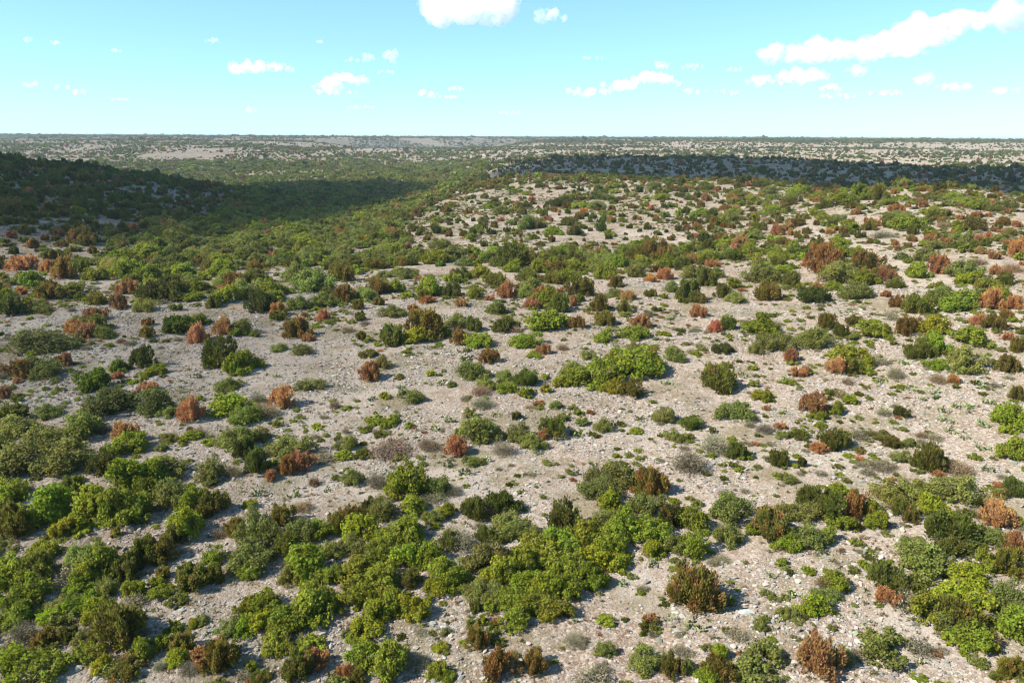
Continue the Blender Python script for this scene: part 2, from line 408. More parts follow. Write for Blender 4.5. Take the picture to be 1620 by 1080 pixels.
def crown_mesh(kind, seed, n):
    g = np.random.default_rng(seed)
    if kind in ('juniper', 'leafy', 'oak'):
        K = {'juniper': 60, 'leafy': 76, 'oak': 66}[kind]
        if n < 3000: K = 34
        if n < 1000: K = 18
        ns = int(g.integers(3, 6))
        sa = g.uniform(0, 2 * math.pi) + np.arange(ns) * 2 * math.pi / ns + g.normal(size=ns) * 0.35
        sr = g.uniform(0.22, 0.52, ns); sr[0] *= 0.4
        ss = g.uniform(0.42, 0.62, ns); ss[0] = g.uniform(0.55, 0.7)
        shh = g.uniform(0.5, 0.85, ns); shh[0] = g.uniform(0.88, 1.05)
        if kind == 'juniper':
            sr *= 0.62; ss = ss * 1.2; shh = np.maximum(shh, 0.62)
        if kind == 'juniper' and seed % 100 < 4:      # compact single domes
            sr[0] = 0.0; ss[0] = 0.86; shh[0] = 1.05; ss[1:] = 0.3
        wd = g.choice(ns, K, p=ss ** 2 / (ss ** 2).sum())
        ang = g.uniform(0, 2 * math.pi, K); zz = g.uniform(0.0, 1.0, K) ** 0.85
        flat = np.sqrt(np.clip(1 - zz ** 2, 0, 1))
        d = np.stack([np.cos(ang) * flat, np.sin(ang) * flat, zz], 1)
        wob = 0.74 + 0.45 * vnoise(np.cos(ang) * 1.5 + 5 + zz, np.sin(ang) * 1.5 + zz * 1.7, seed)
        rl = g.uniform(0.12, 0.27, K) * {'juniper': 0.95, 'leafy': 0.92, 'oak': 1.05}[kind]
        c = d * (wob * g.uniform(0.8, 1.05, K))[:, None]
        c = c * np.stack([ss[wd], ss[wd], shh[wd] * 0.82], 1) + np.stack([np.cos(sa[wd]) * sr[wd], np.sin(sa[wd]) * sr[wd], np.zeros(K)], 1)
        c[:, 2] = 0.10 + c[:, 2] * 0.95
        inner = g.random(K) < 0.16
        c[inner] *= 0.6
        lw = rl ** 2 * g.uniform(0.35, 1.0, K); wch = g.choice(K, n, p=lw / lw.sum())
        dd = rand_dirs(g, n, 0.35)
        pos = c[wch] + dd * (rl[wch] * g.uniform(0.5, 1.1, n))[:, None] * (np.array([0.85, 0.85, 1.35]) if kind == 'juniper' else 1.0)
        pos[:, 2] = np.abs(pos[:, 2] - 0.02) + 0.02
        nrm = dd + 0.55 * g.normal(size=(n, 3))
        nrm /= np.linalg.norm(nrm, axis=1, keepdims=True)
        if kind == 'juniper':
            out = d[wch] * 0.7 + dd * 0.5 + np.array([0, 0, 0.75]) + 0.45 * g.normal(size=(n, 3))
            axis = out / np.linalg.norm(out, axis=1, keepdims=True)
            size = 0.112 * math.sqrt(6500 / n); length = size * g.uniform(0.7, 1.4, n); width = length * g.uniform(0.40, 0.6, n); taper = 0.05
        else:
            ax = np.cross(nrm, g.normal(size=(n, 3))); axis = ax / np.linalg.norm(ax, axis=1, keepdims=True)
            size = (0.094 if kind == 'leafy' else 0.078) * math.sqrt(6000 / n)
            length = size * g.uniform(0.7, 1.35, n); width = length * g.uniform(0.62, 0.9, n); taper = 0.0
        clump = wch
        tw = g.random(n) < 0.07
        stray = g.random(n) < 0.05
        pos[stray] *= g.uniform(1.0, 1.22, (stray.sum(), 1))
    else:                       # brush: twigs fanning out from the root, a few leaves
        a = g.uniform(0, 2 * math.pi, n); el = np.arcsin(g.uniform(0.12, 0.98, n))
        t = g.uniform(0.25, 1.0, n) ** 0.7
        bend = 0.12 * g.normal(size=(n, 3))
        base = np.stack([np.cos(a) * np.cos(el), np.sin(a) * np.cos(el), np.sin(el)], 1)
        pos = base * t[:, None] * (0.8 + 0.3 * vnoise(a * 2, el * 4, seed))[:, None] + bend * t[:, None]
        pos[:, 2] = np.abs(pos[:, 2])
        ax = base + 0.55 * g.normal(size=(n, 3)); axis = ax / np.linalg.norm(ax, axis=1, keepdims=True)
        k = math.sqrt(2600 / n)
        length = g.uniform(0.12, 0.34, n) * k; width = g.uniform(0.012, 0.03, n) * k
        lf = g.random(n) < 0.66
        length[lf] *= 0.34; width[lf] = length[lf] * 0.62
        clump = (a * 3).astype(int); taper = -0.1
    if kind != 'brush':         # bare twigs that poke out
        axis[tw] = pos[tw] / np.linalg.norm(pos[tw], axis=1, keepdims=True) + 0.5 * g.normal(size=(tw.sum(), 3))
        axis[tw] /= np.linalg.norm(axis[tw], axis=1, keepdims=True)
        length[tw] = g.uniform(0.12, 0.3, tw.sum()); width[tw] = np.maximum(0.012, 0.16 * width[tw])
    sd = np.cross(axis, g.normal(size=(n, 3)) if kind in ('juniper', 'brush') else nrm)
    side = sd / np.linalg.norm(sd, axis=1, keepdims=True)
    v, f = quads(g, pos, axis, side, length, width, taper)
    cl = g.random(int(clump.max()) + 1)
    lv = np.stack([np.clip(0.5 + 0.30 * g.normal(size=n) * 0.6 + 0.35 * (cl[clump] - 0.5), 0, 1), cl[clump], g.uniform(0, 0.9, n)], 1)
    if kind != 'brush':
        lv[tw, 2] = 1.0
    return mesh_from(kind + ' crown', v, f, MAT['twig' if kind == 'brush' else 'leaf'], lv)

def tube(pts, radii, sides=5):
    pts = np.asarray(pts, float); v = []; f = []
    for i, p in enumerate(pts):
        d = pts[min(i + 1, len(pts) - 1)] - pts[max(i - 1, 0)]; d /= np.linalg.norm(d)
        u = np.cross(d, [0.3, 0.9, 0.2]); u /= np.linalg.norm(u); w = np.cross(d, u)
        for s in range(sides):
            q = 2 * math.pi * s / sides
            v.append(p + radii[i] * (math.cos(q) * u + math.sin(q) * w))
    for i in range(len(pts) - 1):
        for s in range(sides):
            f.append([i * sides + s, i * sides + (s + 1) % sides, (i + 1) * sides + (s + 1) % sides, (i + 1) * sides + s])
    return np.array(v), np.array(f)

def trunk_mesh(seed):
    g = np.random.default_rng(seed); V = []; F = []; o = 0
    for k in range(5):
        a = 2 * math.pi * k / 5 + g.uniform(-0.4, 0.4); sp = g.uniform(0.35, 0.75); hh = g.uniform(0.6, 0.88)
        pts = [[0.04 * math.cos(a), 0.04 * math.sin(a), -0.12]]
        for t in (0.2, 0.5, 0.8, 1.0):
            pts.append([math.cos(a) * sp * t ** 1.2 + g.normal() * 0.03, math.sin(a) * sp * t ** 1.2 + g.normal() * 0.03, hh * t])
        v, f = tube(pts, [0.06, 0.05, 0.035, 0.022, 0.008])
        V.append(v); F.append(f + o); o += len(v)
        for t in range(2):
            q = np.array(pts[2 + t]); b = a + g.uniform(-1.2, 1.2)
            e = q + np.array([math.cos(b) * 0.3, math.sin(b) * 0.3, g.uniform(0.1, 0.25)])
            v, f = tube([q, (q + e) / 2 + g.normal(size=3) * 0.02, e], [0.022, 0.015, 0.005], 4)
            V.append(v); F.append(f + o); o += len(v)
    return mesh_from('trunk', np.concatenate(V), np.concatenate(F), MAT['bark'])

def pear_mesh(seed):
    g = np.random.default_rng(seed); V = []; F = []; LV = []; o = 0
    spots = []
    def pad(base, up, face, size):
        nonlocal o
        up = up / np.linalg.norm(up); s = np.cross(up, face); s /= np.linalg.norm(s); nn = np.cross(s, up)
        ring = []
        for k in range(9):
            q = 2 * math.pi * k / 9
            ring.append(base + up * size * (0.5 - 0.5 * math.cos(q)) * 1.15 + s * size * 0.42 * math.sin(q) * (1.0 - 0.18 * math.cos(q)))
        c = base + up * size * 0.6
        vs = ring + [c + nn * size * 0.09, c - nn * size * 0.09]
        V.append(np.array(vs))
        b = g.random()
        for k in range(9):
            F.append([o + k, o + (k + 1) % 9, o + 9]); F.append([o + (k + 1) % 9, o + k, o + 10])
            LV.append([b, b, 0]); LV.append([b, b, 0])
        o += 11
        return base + up * size * 1.1
    for k in range(15):
        a = g.uniform(0, 2 * math.pi); r = math.sqrt(g.random()) * 0.85
        b = np.array([math.cos(a) * r, math.sin(a) * r, 0.0])
        up = np.array([g.normal() * 0.35, g.normal() * 0.35, 1.0]); fc = np.array([g.normal(), g.normal(), 0.1])
        t = pad(b, up, fc, g.uniform(0.34, 0.5))
        for j in range(g.integers(0, 3)):
            t2 = pad(t, up + g.normal(size=3) * 0.5, fc + g.normal(size=3) * 0.5, g.uniform(0.28, 0.42))
            if g.random() < 0.3:
                pad(t2, up + g.normal(size=3) * 0.6, fc + g.normal(size=3) * 0.5, g.uniform(0.2, 0.34))
    return mesh_from('prickly pear', np.concatenate(V), np.array(F), MAT['pad'], np.array(LV))

def tuft_mesh(seed, n=46, wide=0.10, droop=0.35):
    """rosette of stiff narrow blades"""
    g = np.random.default_rng(seed); V = []; F = []; LV = []
    for k in range(n):
        a = g.uniform(0, 2 * math.pi); el = math.asin(g.uniform(0.15, 1.0)); L = g.uniform(0.7, 1.1)
        d = np.array([math.cos(a) * math.cos(el), math.sin(a) * math.cos(el), math.sin(el)])
        s = np.array([-math.sin(a), math.cos(a), 0]) * wide * 0.5
        m = d * L * 0.55; e = d * L + np.array([0, 0, -droop * math.cos(el) * L * 0.5])
        e[2] = max(e[2], 0.02)
        i = len(V); V += [s * 0.6, -s * 0.6, m - s, m + s, e]
        F += [[i, i + 1, i + 2], [i, i + 2, i + 3], [i + 3, i + 2, i + 4]]; b = g.random(); LV += [[b, b, 0]] * 3
    return mesh_from('tuft', np.array(V), np.array(F), MAT['leaf'], np.array(LV))

def rock_mesh(seed, sub=1, flat=0.55):
    import bmesh
    g = np.random.default_rng(seed)
    bm = bmesh.new(); bmesh.ops.create_icosphere(bm, subdivisions=sub, radius=1.0)
    planes = [(rand_dirs(g, 1)[0], g.uniform(0.45, 0.8)) for _ in range(9)]
    for v in bm.verts:
        p = np.array(v.co)
        for nn, dd in planes:
            ex = p @ nn - dd
            if ex > 0:
                p = p - nn * ex
        p = p * np.array([1.25, 0.95, flat]); v.co = p
    me = bpy.data.meshes.new('stone'); bm.to_mesh(me); bm.free()
    me.materials.append(MAT['stone'])
    return me

NV = 10
CROWN = {}
for ki, kind in enumerate(('juniper', 'leafy', 'oak', 'brush')):
    nh = {'juniper': 6500, 'leafy': 6000, 'oak': 6500, 'brush': 3600}[kind]
    CROWN[kind, 'hi'] = [crown_mesh(kind, 100 * ki + s, nh) for s in range(NV)]
    CROWN[kind, 'mid'] = [crown_mesh(kind, 100 * ki + 20 + s, nh // 3) for s in range(NV)]
    CROWN[kind, 'low'] = [crown_mesh(kind, 100 * ki + 40 + s, nh // 14) for s in range(NV)]
TRUNK = [trunk_mesh(700 + s) for s in range(5)]
PEAR = [pear_mesh(800 + s) for s in range(6)]
YUCCA = [tuft_mesh(820 + s, 60, 0.09, 0.5) for s in range(3)]
GRASS = [tuft_mesh(840 + s, 16, 0.13, 0.6) for s in range(4)]
ROCK = [rock_mesh(860 + s, 2) for s in range(5)]
PEBBLE = [rock_mesh(880 + s, 1, 0.6) for s in range(6)]

# ------------------------------------------------------------------ survey of the plants
# (origin x, origin y, scale) of a view of the frame, then "x y width height kind" at that scale:
# x, y = middle of the plant's lower edge.  J juniper, O half-browned juniper, R browned juniper, G leafy green,
# V grey-green oak, B dry brush, P prickly pear, Y yucca, K rock;  d dark, y yellow, p pale, r reddish, t tan
PLOTS = [
((0, 720, 3), """110 120 260 150 V;60 230 130 110 G;20 60 80 120 V;95 410 190 190 O;230 340 180 170 G;312 390 80 90 Gy;300 100 220 140 V;350 200 130 130 J;510 100 140 110 Jd;470 330 200 170 G;555 390 60 90 Gy;610 330 150 150 G;
640 190 160 150 G;790 130 220 150 V;720 220 120 100 J;820 260 150 150 V;920 240 60 120 Br;1010 130 120 150 V;1032 215 45 45 R;1110 110 70 80 Br;1220 100 130 120 Jd;1290 120 70 80 R;1360 100 100 100 O;1430 80 110 110 R;1490 150 60 70 Br;
1430 280 110 70 Br;1230 200 70 50 P;1400 205 60 40 P;1560 180 50 30 P;1180 260 80 50 Gy;1590 370 100 170 O;1120 400 110 130 O;1240 430 170 170 V;1320 300 60 70 Bt;1340 350 120 110 O;1430 420 120 130 Vp;1520 400 90 100 G;1040 400 60 80 Bt;
1000 300 150 130 J;940 290 120 120 G;880 400 150 130 G;830 430 110 110 J;760 520 150 150 J;690 530 140 150 J;600 600 150 150 Jd;500 580 130 150 G;400 560 150 170 Vp;420 620 100 110 Gy;370 660 90 80 G;500 680 100 110 V;210 500 110 70 Gy;
150 470 60 40 V;780 595 75 75 O;905 655 180 150 J;1015 620 110 120 J;1010 520 90 70 G;750 620 60 50 Gy;770 690 120 60 G;630 680 70 80 Gy;1200 560 200 150 V;1180 595 90 70 G;1360 490 140 120 J;1440 590 180 120 G;1380 620 120 90 V;
1590 600 70 120 G;1570 500 100 90 V;50 640 140 140 G;180 620 190 120 J;140 720 170 100 G;30 740 80 90 B;20 800 60 80 G;100 790 130 80 G;270 750 90 60 V;400 750 100 90 G;240 800 90 60 Gy;570 945 240 230 J;470 790 110 120 Gy;660 830 110 110 Jd;
420 980 100 80 G;330 900 100 110 Jd;110 910 150 130 B;230 920 120 100 O;40 930 50 70 Bt;90 1060 160 130 G;220 1050 150 120 G;400 900 100 80 V;680 970 100 100 G;770 920 60 70 G;830 835 50 60 Gy;925 820 70 55 Gy;870 950 110 120 O;840 1000 80 80 Gy;
590 1085 200 120 J;480 1030 80 50 Gy;1040 1055 190 190 O;1190 1030 50 50 G;1080 870 110 80 V;1180 770 80 90 G;1160 860 90 80 G;1270 770 130 110 G;1230 840 110 90 Gy;1370 860 170 130 G;1480 800 160 150 G;1570 760 90 80 G;1330 960 130 100 G;
1430 1085 190 190 J;1240 1090 100 60 J;1605 1060 50 80 O;900 1050 100 80 B;760 1030 70 60 B;990 860 40 30 P;1110 610 40 30 P;280 690 60 30 P;1500 700 110 100 G;1540 620 90 80 G;300 470 60 40 V;640 600 50 40 V"""),
((540, 720, 3), """60 150 100 130 V;170 170 110 170 B;318 208 150 165 G;440 200 110 130 V;430 240 150 80 B;530 200 80 60 B;505 65 50 50 P;595 100 90 50 P;620 55 70 40 V;45 340 110 150 O;140 280 90 90 Jd;255 220 45 50 Gy;490 300 70 60 Gy;430 330 80 70 V;
625 320 130 175 J;775 300 170 135 Jd;690 310 80 70 Br;800 390 150 130 V;560 460 150 120 B;1057 390 170 175 J;1200 150 90 90 V;1240 230 150 120 V;1310 165 180 120 V;1465 212 160 165 O;1270 270 90 90 Gy;200 320 150 120 V;340 300 110 90 G;
100 420 150 130 Gy;330 420 140 110 G;230 440 120 100 G;60 480 120 100 V;180 540 140 120 G;310 540 130 120 G;420 530 110 110 G;500 460 110 100 J;60 600 130 110 G;200 660 150 120 G;330 640 120 100 J;90 720 150 120 G;250 760 150 120 G;160 800 130 110 G;
350 785 120 110 Gy;130 870 120 100 Gy;480 600 120 110 G;450 665 100 80 Gy;540 640 110 100 G;690 580 210 150 V;640 690 120 90 V;760 620 130 120 Gy;850 560 130 120 G;930 520 140 120 G;700 440 140 90 J;830 420 130 90 V;940 430 110 90 Vp;
1050 470 150 110 G;1150 440 140 120 G;1000 580 140 120 G;1100 600 140 120 G;880 660 130 110 G;980 700 140 130 Gy;1080 690 120 110 G;900 760 130 110 G;1000 780 130 110 G;820 740 120 100 G;830 825 110 90 G;1200 560 140 120 Gy;1190 645 120 110 G;
1280 480 130 120 G;1320 400 120 120 G;1300 560 110 90 Gy;1240 360 120 110 V;1440 300 170 90 V;1460 410 150 120 G;1560 350 120 130 Jd;1580 470 110 100 V;1480 485 90 70 Gy;720 690 110 80 V;705 745 60 50 G;627 748 65 75 J;410 700 40 40 Gy;
650 940 130 155 O;668 810 60 60 G;745 1070 150 170 O;915 1055 135 175 O;840 1040 50 100 Br;475 940 70 60 Gy;490 860 60 50 V;50 900 70 50 G;20 1085 90 160 R;110 1030 140 130 G;225 1070 150 165 G;70 1085 100 70 O;450 1060 80 80 G;500 1085 90 60 G;
360 1020 120 90 B;1110 920 110 80 B;1430 1055 170 150 V;1560 1065 120 130 J;1250 960 90 60 V;1490 535 60 50 P;1550 790 60 35 P;1110 805 40 40 P;1330 625 60 40 P;380 860 70 40 B;820 40 26 22 K;960 825 14 12 K;1580 600 40 30 P;700 910 30 22 P"""),
((1080, 720, 3), """35 768 295 245 O;160 738 55 50 R;30 95 150 130 B;455 62 110 100 J;570 60 60 50 Jd;500 140 90 60 V;260 85 40 30 G;45 360 110 110 G;40 480 110 110 G;230 330 180 150 V;210 440 120 110 V;420 410 180 160 J;500 465 100 80 G;570 330 140 110 V;
600 455 150 130 V;680 420 90 60 G;595 262 130 155 J;700 240 90 110 J;710 330 150 130 J;815 310 150 170 O;760 365 90 70 G;900 290 70 120 Gy;912 355 80 80 Gy;815 362 70 60 O;860 402 50 30 Bt;970 240 150 90 V;1040 300 110 90 J;1130 230 150 80 V;
1290 235 200 150 V;1180 290 100 100 Gy;1080 330 90 40 J;1262 438 260 190 J;1390 300 60 100 B;1480 350 140 170 R;1570 470 110 150 R;1530 585 150 145 O;1570 200 120 120 J;1500 210 80 60 V;1590 350 70 80 G;1440 560 90 110 G;1470 430 120 70 V;
960 660 170 180 J;1100 480 110 80 V;1015 695 150 110 J;1165 590 230 150 V;1270 500 150 100 J;1340 620 130 110 Gy;1055 685 90 60 Gy;975 720 120 50 R;1160 800 130 130 G;1300 860 230 180 J;1320 740 170 130 Gy;1390 935 150 130 G;1240 850 140 110 V;
1460 930 80 110 O;1540 750 170 150 V;1590 865 160 150 G;1560 1070 140 150 O;730 650 100 90 G;665 640 80 70 Br;690 705 90 60 V;510 572 45 35 J;180 525 100 60 B;615 770 130 80 Gy;480 780 110 50 V;172 975 90 85 Gy;300 992 40 45 Gy;
627 1068 225 212 R;760 1010 130 120 V;180 1085 160 100 O;130 1080 90 50 G;20 1040 70 80 V;420 585 50 50 P;405 663 40 35 P;510 677 60 40 P;60 840 120 70 P;450 792 60 40 P;745 782 50 25 P;820 762 40 25 P;860 808 30 20 P;985 945 60 60 P;
1080 935 60 60 P;1050 1025 60 50 P;1110 992 60 40 P;1015 862 40 30 P;640 490 40 25 P;515 735 70 40 K;1120 890 70 32 K;380 200 24 18 K;915 450 40 16 K;300 770 90 26 K;840 905 60 26 K"""),
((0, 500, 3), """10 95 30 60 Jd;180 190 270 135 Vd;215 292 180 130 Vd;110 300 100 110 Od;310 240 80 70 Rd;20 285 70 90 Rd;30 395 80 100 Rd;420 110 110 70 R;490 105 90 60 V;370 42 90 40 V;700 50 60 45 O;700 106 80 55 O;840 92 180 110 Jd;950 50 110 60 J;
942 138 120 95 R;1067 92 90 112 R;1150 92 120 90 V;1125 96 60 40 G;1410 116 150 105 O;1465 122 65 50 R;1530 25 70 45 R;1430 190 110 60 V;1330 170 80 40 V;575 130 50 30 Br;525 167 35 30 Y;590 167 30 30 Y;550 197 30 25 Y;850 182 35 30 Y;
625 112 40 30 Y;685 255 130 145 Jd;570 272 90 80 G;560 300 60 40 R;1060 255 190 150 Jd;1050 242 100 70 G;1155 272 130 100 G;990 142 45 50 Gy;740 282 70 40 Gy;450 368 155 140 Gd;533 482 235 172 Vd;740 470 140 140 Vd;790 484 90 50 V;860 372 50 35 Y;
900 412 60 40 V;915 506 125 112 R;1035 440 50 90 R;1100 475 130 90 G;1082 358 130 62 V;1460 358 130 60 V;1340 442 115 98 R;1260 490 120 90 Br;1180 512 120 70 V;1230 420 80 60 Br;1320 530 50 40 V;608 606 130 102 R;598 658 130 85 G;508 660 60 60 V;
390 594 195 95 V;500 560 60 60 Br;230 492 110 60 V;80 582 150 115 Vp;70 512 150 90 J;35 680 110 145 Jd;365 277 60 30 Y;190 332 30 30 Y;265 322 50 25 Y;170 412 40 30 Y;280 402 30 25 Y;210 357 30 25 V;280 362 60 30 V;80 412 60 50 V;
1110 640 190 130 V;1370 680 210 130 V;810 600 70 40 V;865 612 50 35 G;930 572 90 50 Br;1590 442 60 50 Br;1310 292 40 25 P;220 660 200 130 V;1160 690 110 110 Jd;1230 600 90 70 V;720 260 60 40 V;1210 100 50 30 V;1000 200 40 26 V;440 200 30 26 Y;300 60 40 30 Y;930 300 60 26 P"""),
((540, 500, 3), """85 25 50 30 J;250 143 140 108 J;350 130 90 40 Gy;395 112 175 130 O;95 117 60 60 J;35 82 70 40 Br;560 142 100 80 O;490 102 60 50 G;625 77 90 80 J;560 62 110 80 V;660 152 100 60 G;790 84 150 90 J;870 154 150 90 G;830 82 60 40 Bt;
975 72 200 90 G;1120 62 80 60 O;1245 52 110 60 O;1250 126 110 70 G;1400 112 150 80 G;1425 56 90 50 R;1540 97 50 30 Gy;962 186 75 50 R;915 201 75 35 G;1050 166 70 40 Br;705 228 110 72 O;590 217 70 50 P;580 177 50 30 P;125 202 90 50 J;195 252 80 80 V;
137 317 115 105 R;425 287 45 40 Gy;465 332 60 40 P;525 342 50 40 V;280 302 60 30 V;635 308 130 75 V;770 312 80 60 V;880 342 130 66 J;775 366 75 50 G;875 387 65 45 Gy;970 366 55 50 Gy;965 302 50 40 G;1035 337 70 50 Gy;1400 292 190 115 G;
1310 242 120 70 G;1235 342 170 115 G;1110 322 110 60 G;1380 387 120 80 O;1290 372 90 50 Gy;1170 212 90 50 V;1100 272 80 50 V;1390 162 80 40 V;1480 182 40 40 R;1570 222 110 90 V;335 416 120 80 V;285 352 40 25 P;210 396 45 35 Gy;150 407 45 30 P;
660 382 90 60 Br;690 352 90 60 V;670 446 120 70 B;605 482 60 60 Vp;830 492 55 50 O;895 442 50 25 Bt;546 672 116 140 R;225 538 120 75 G;320 536 50 40 G;670 608 180 105 V;240 680 220 110 Br;40 642 90 90 V;410 642 100 70 B;770 672 130 90 B;
845 602 120 72 V;1005 582 135 82 J;950 592 60 50 R;910 642 120 50 V;1120 582 60 40 P;1250 557 90 90 V;1215 582 50 30 J;1140 522 60 50 V;1020 442 80 40 V;1100 452 60 30 V;1475 417 35 25 G;1540 512 120 90 V;1580 602 90 70 V;690 692 50 30 P;
510 722 50 40 P;20 560 40 50 Bt;1410 500 50 34 P;500 505 60 30 P;1190 712 60 30 P;820 640 24 22 K;820 700 26 20 K;1310 580 30 24 K;1550 330 70 30 P;930 660 40 26 P;730 480 50 26 P;440 545 60 30 P"""),
((1080, 500, 3), """150 82 70 80 R;220 67 100 70 J;370 92 180 88 G;60 187 50 25 Gy;185 182 95 62 Jd;680 62 100 80 O;745 102 80 75 J;660 122 60 50 R;340 182 80 60 V;430 172 120 100 V;510 217 80 92 R;890 104 160 80 G;1070 90 120 84 O;620 152 150 90 V;
800 245 210 110 G;790 282 120 70 J;735 277 90 70 R;862 252 60 60 Gy;575 287 58 55 R;1190 92 100 80 Gy;1370 142 180 105 G;1112 210 130 95 J;1190 172 110 90 G;1330 268 160 118 V;1200 262 100 70 G;1410 52 110 60 R;1480 72 120 80 O;1540 117 60 60 R;
1595 177 90 90 O;1535 272 110 90 O;1280 322 65 65 R;1210 322 80 60 Br;178 360 178 160 J;377 407 105 74 Gy;290 290 50 40 P;480 310 50 50 P;622 470 150 108 R;725 472 80 80 G;735 432 40 50 Br;745 392 60 50 Bt;795 417 60 40 G;830 382 50 30 J;
885 402 40 30 V;1010 302 80 90 B;780 327 50 40 Br;400 452 40 40 R;1040 487 80 50 Jd;960 462 60 40 P;250 502 180 76 V;40 547 110 80 J;140 557 40 50 J;712 642 135 138 J;640 652 100 60 Rt;787 612 45 50 R;860 577 65 40 J;940 592 100 60 V;
990 627 90 40 J;1080 622 60 50 V;1135 582 65 40 Br;245 682 115 150 J;150 664 130 125 B;390 562 90 60 B;465 582 60 45 V;1168 748 165 165 J;1300 764 150 90 Br;930 742 120 70 B;1040 700 80 60 V;1555 540 140 140 G;1575 690 130 165 G;1530 560 50 40 Gy;
1580 402 80 70 O;1450 742 60 40 P;1240 462 60 44 P;1190 372 60 40 P;1200 392 50 36 P;1270 560 60 40 P;1250 510 60 40 P;1430 530 70 40 P;1370 450 60 34 P;1450 420 60 40 P;1410 340 60 32 P;1300 440 50 30 P;1420 640 80 36 P;940 320 60 40 P;
1050 235 50 30 P;930 220 60 36 P;1340 590 50 26 P;1140 400 40 26 P;640 365 40 16 K;810 465 30 22 K;540 660 26 24 K;475 605 24 20 K;380 865 26 20 K;780 135 20 14 K;650 705 26 16 K;1080 350 50 30 P;870 350 40 24 V;1000 515 50 30 V"""),
((0, 180, 3), """110 745 160 50 R;220 752 80 60 Rt;308 782 115 90 O;395 757 80 80 J;160 822 110 90 G;70 812 80 50 V;450 792 90 56 G;342 862 120 62 J;240 882 130 60 O;100 862 60 50 R;20 792 40 50 O;545 752 90 80 Vp;600 782 130 80 G;460 912 105 76 O;
565 932 90 80 Rd;460 987 130 70 Rd;612 862 110 80 R;780 896 236 146 Jd;900 892 110 60 G;60 962 130 110 Jd;190 952 120 60 V;1055 772 110 60 G;1112 832 110 80 O;1210 762 80 75 O;1240 832 80 60 V;1170 890 150 100 V;1240 946 145 108 Jd;1320 962 80 66 R;
1400 802 120 110 V;1490 850 200 140 V;1410 932 100 70 V;1535 987 75 72 R;1450 962 40 26 R;1545 925 130 90 V;1080 900 110 90 G;700 790 110 70 G;860 780 100 60 G;735 720 90 50 O;980 740 90 50 J;1300 870 90 70 G;920 800 40 28 G;1055 840 50 30 R;30 900 90 80 G"""),
((540, 180, 3), """420 872 150 115 G;520 872 80 80 J;630 882 80 80 G;790 880 100 86 R;870 872 80 60 V;945 877 90 60 R;910 932 100 60 R;1040 867 50 46 R;705 887 45 22 R;570 917 70 46 R;415 902 70 26 R;335 932 60 32 R;1100 917 65 52 R;1220 940 105 92 O;1340 947 75 66 O;
1355 887 90 50 R;1470 872 60 46 J;1140 872 130 90 O;1420 1017 90 52 R;1245 1002 100 70 O;90 982 60 60 J;80 932 70 60 O;170 864 120 80 O;180 912 60 50 O;390 892 80 60 J;890 802 130 70 J;740 822 120 80 J;1530 790 90 50 R;1560 850 80 60 V;1300 830 90 60 O;
1000 812 110 50 O;250 850 70 50 G;560 790 110 60 J;660 780 120 60 G;1470 800 70 40 Rt;1250 790 110 70 G;1400 780 110 70 V;1550 730 120 70 G;1080 800 90 60 G"""),
((1080, 180, 3), """80 972 95 66 R;870 752 180 100 J;760 802 170 90 V;850 812 110 60 G;1140 702 110 80 V;1205 762 100 92 R;1330 782 170 104 V;960 792 100 60 R;1000 832 90 60 J;745 682 115 80 G;375 772 120 72 V;480 762 90 60 G;640 707 110 46 G;600 682 60 60 J;
400 892 120 104 O;610 902 150 84 Jd;250 902 120 60 V;100 826 120 104 J;1020 922 90 60 O;1460 932 120 90 R;1570 932 90 60 R;1300 942 200 100 G;1180 912 100 80 V;1450 832 80 50 G;1520 812 90 60 J;1610 722 30 70 R;1560 752 100 50 Br;1310 642 60 36 J;
1475 692 60 46 R;1410 667 60 40 R;960 870 60 40 R;720 840 90 60 G;820 780 60 40 R;1110 780 90 70 G;1400 720 70 40 Br;1360 810 80 50 Gy;1240 880 100 50 V;250 700 100 60 J;140 730 80 40 R;190 640 70 40 G;320 660 110 60 G;530 650 100 60 G;460 700 120 60 G"""),
((810, 210, 6), """270 522 120 60 Jd;140 592 100 60 G;40 572 110 60 G;75 627 40 30 R;195 652 90 50 R;460 702 250 112 Jd;640 722 150 80 G;800 722 180 80 V;900 642 130 60 J;970 582 130 50 G;830 542 130 50 J;960 522 120 70 G;1350 522 140 80 V;1510 527 70 50 R;1170 592 40 40 R;
1060 632 80 30 R;1290 632 100 50 G;1430 642 180 80 G;1270 702 90 60 G;1510 712 120 60 G;1590 792 90 80 G;1370 832 70 60 R;1210 832 50 45 R;1040 802 70 45 J;940 832 80 50 R;1060 852 90 50 G;1120 912 70 55 Jd;1210 942 55 55 J;1580 942 100 80 Jd;1390 977 80 42 Jd;
920 1012 75 52 Jd;1080 1022 60 36 J;1290 1042 80 46 J;1140 1052 40 30 J;1080 972 40 30 J;680 1032 45 36 O;590 1082 90 60 J;550 1022 40 40 G;370 1042 90 72 O;260 1082 110 62 J;95 1047 50 40 J;80 987 60 60 R;20 952 60 70 J;840 942 150 150 Jd;600 982 180 100 Jd;
400 972 180 100 G;530 882 190 80 J;260 902 150 120 V;150 922 220 160 V;260 772 80 80 G;330 742 60 60 V;750 852 60 50 J;680 752 100 42 Rt;950 762 50 36 R;370 842 60 42 R;320 832 60 46 R;770 1082 110 42 V;1530 1002 50 46 J;1500 1082 80 40 Br;480 1067 40 30 Bt"""),
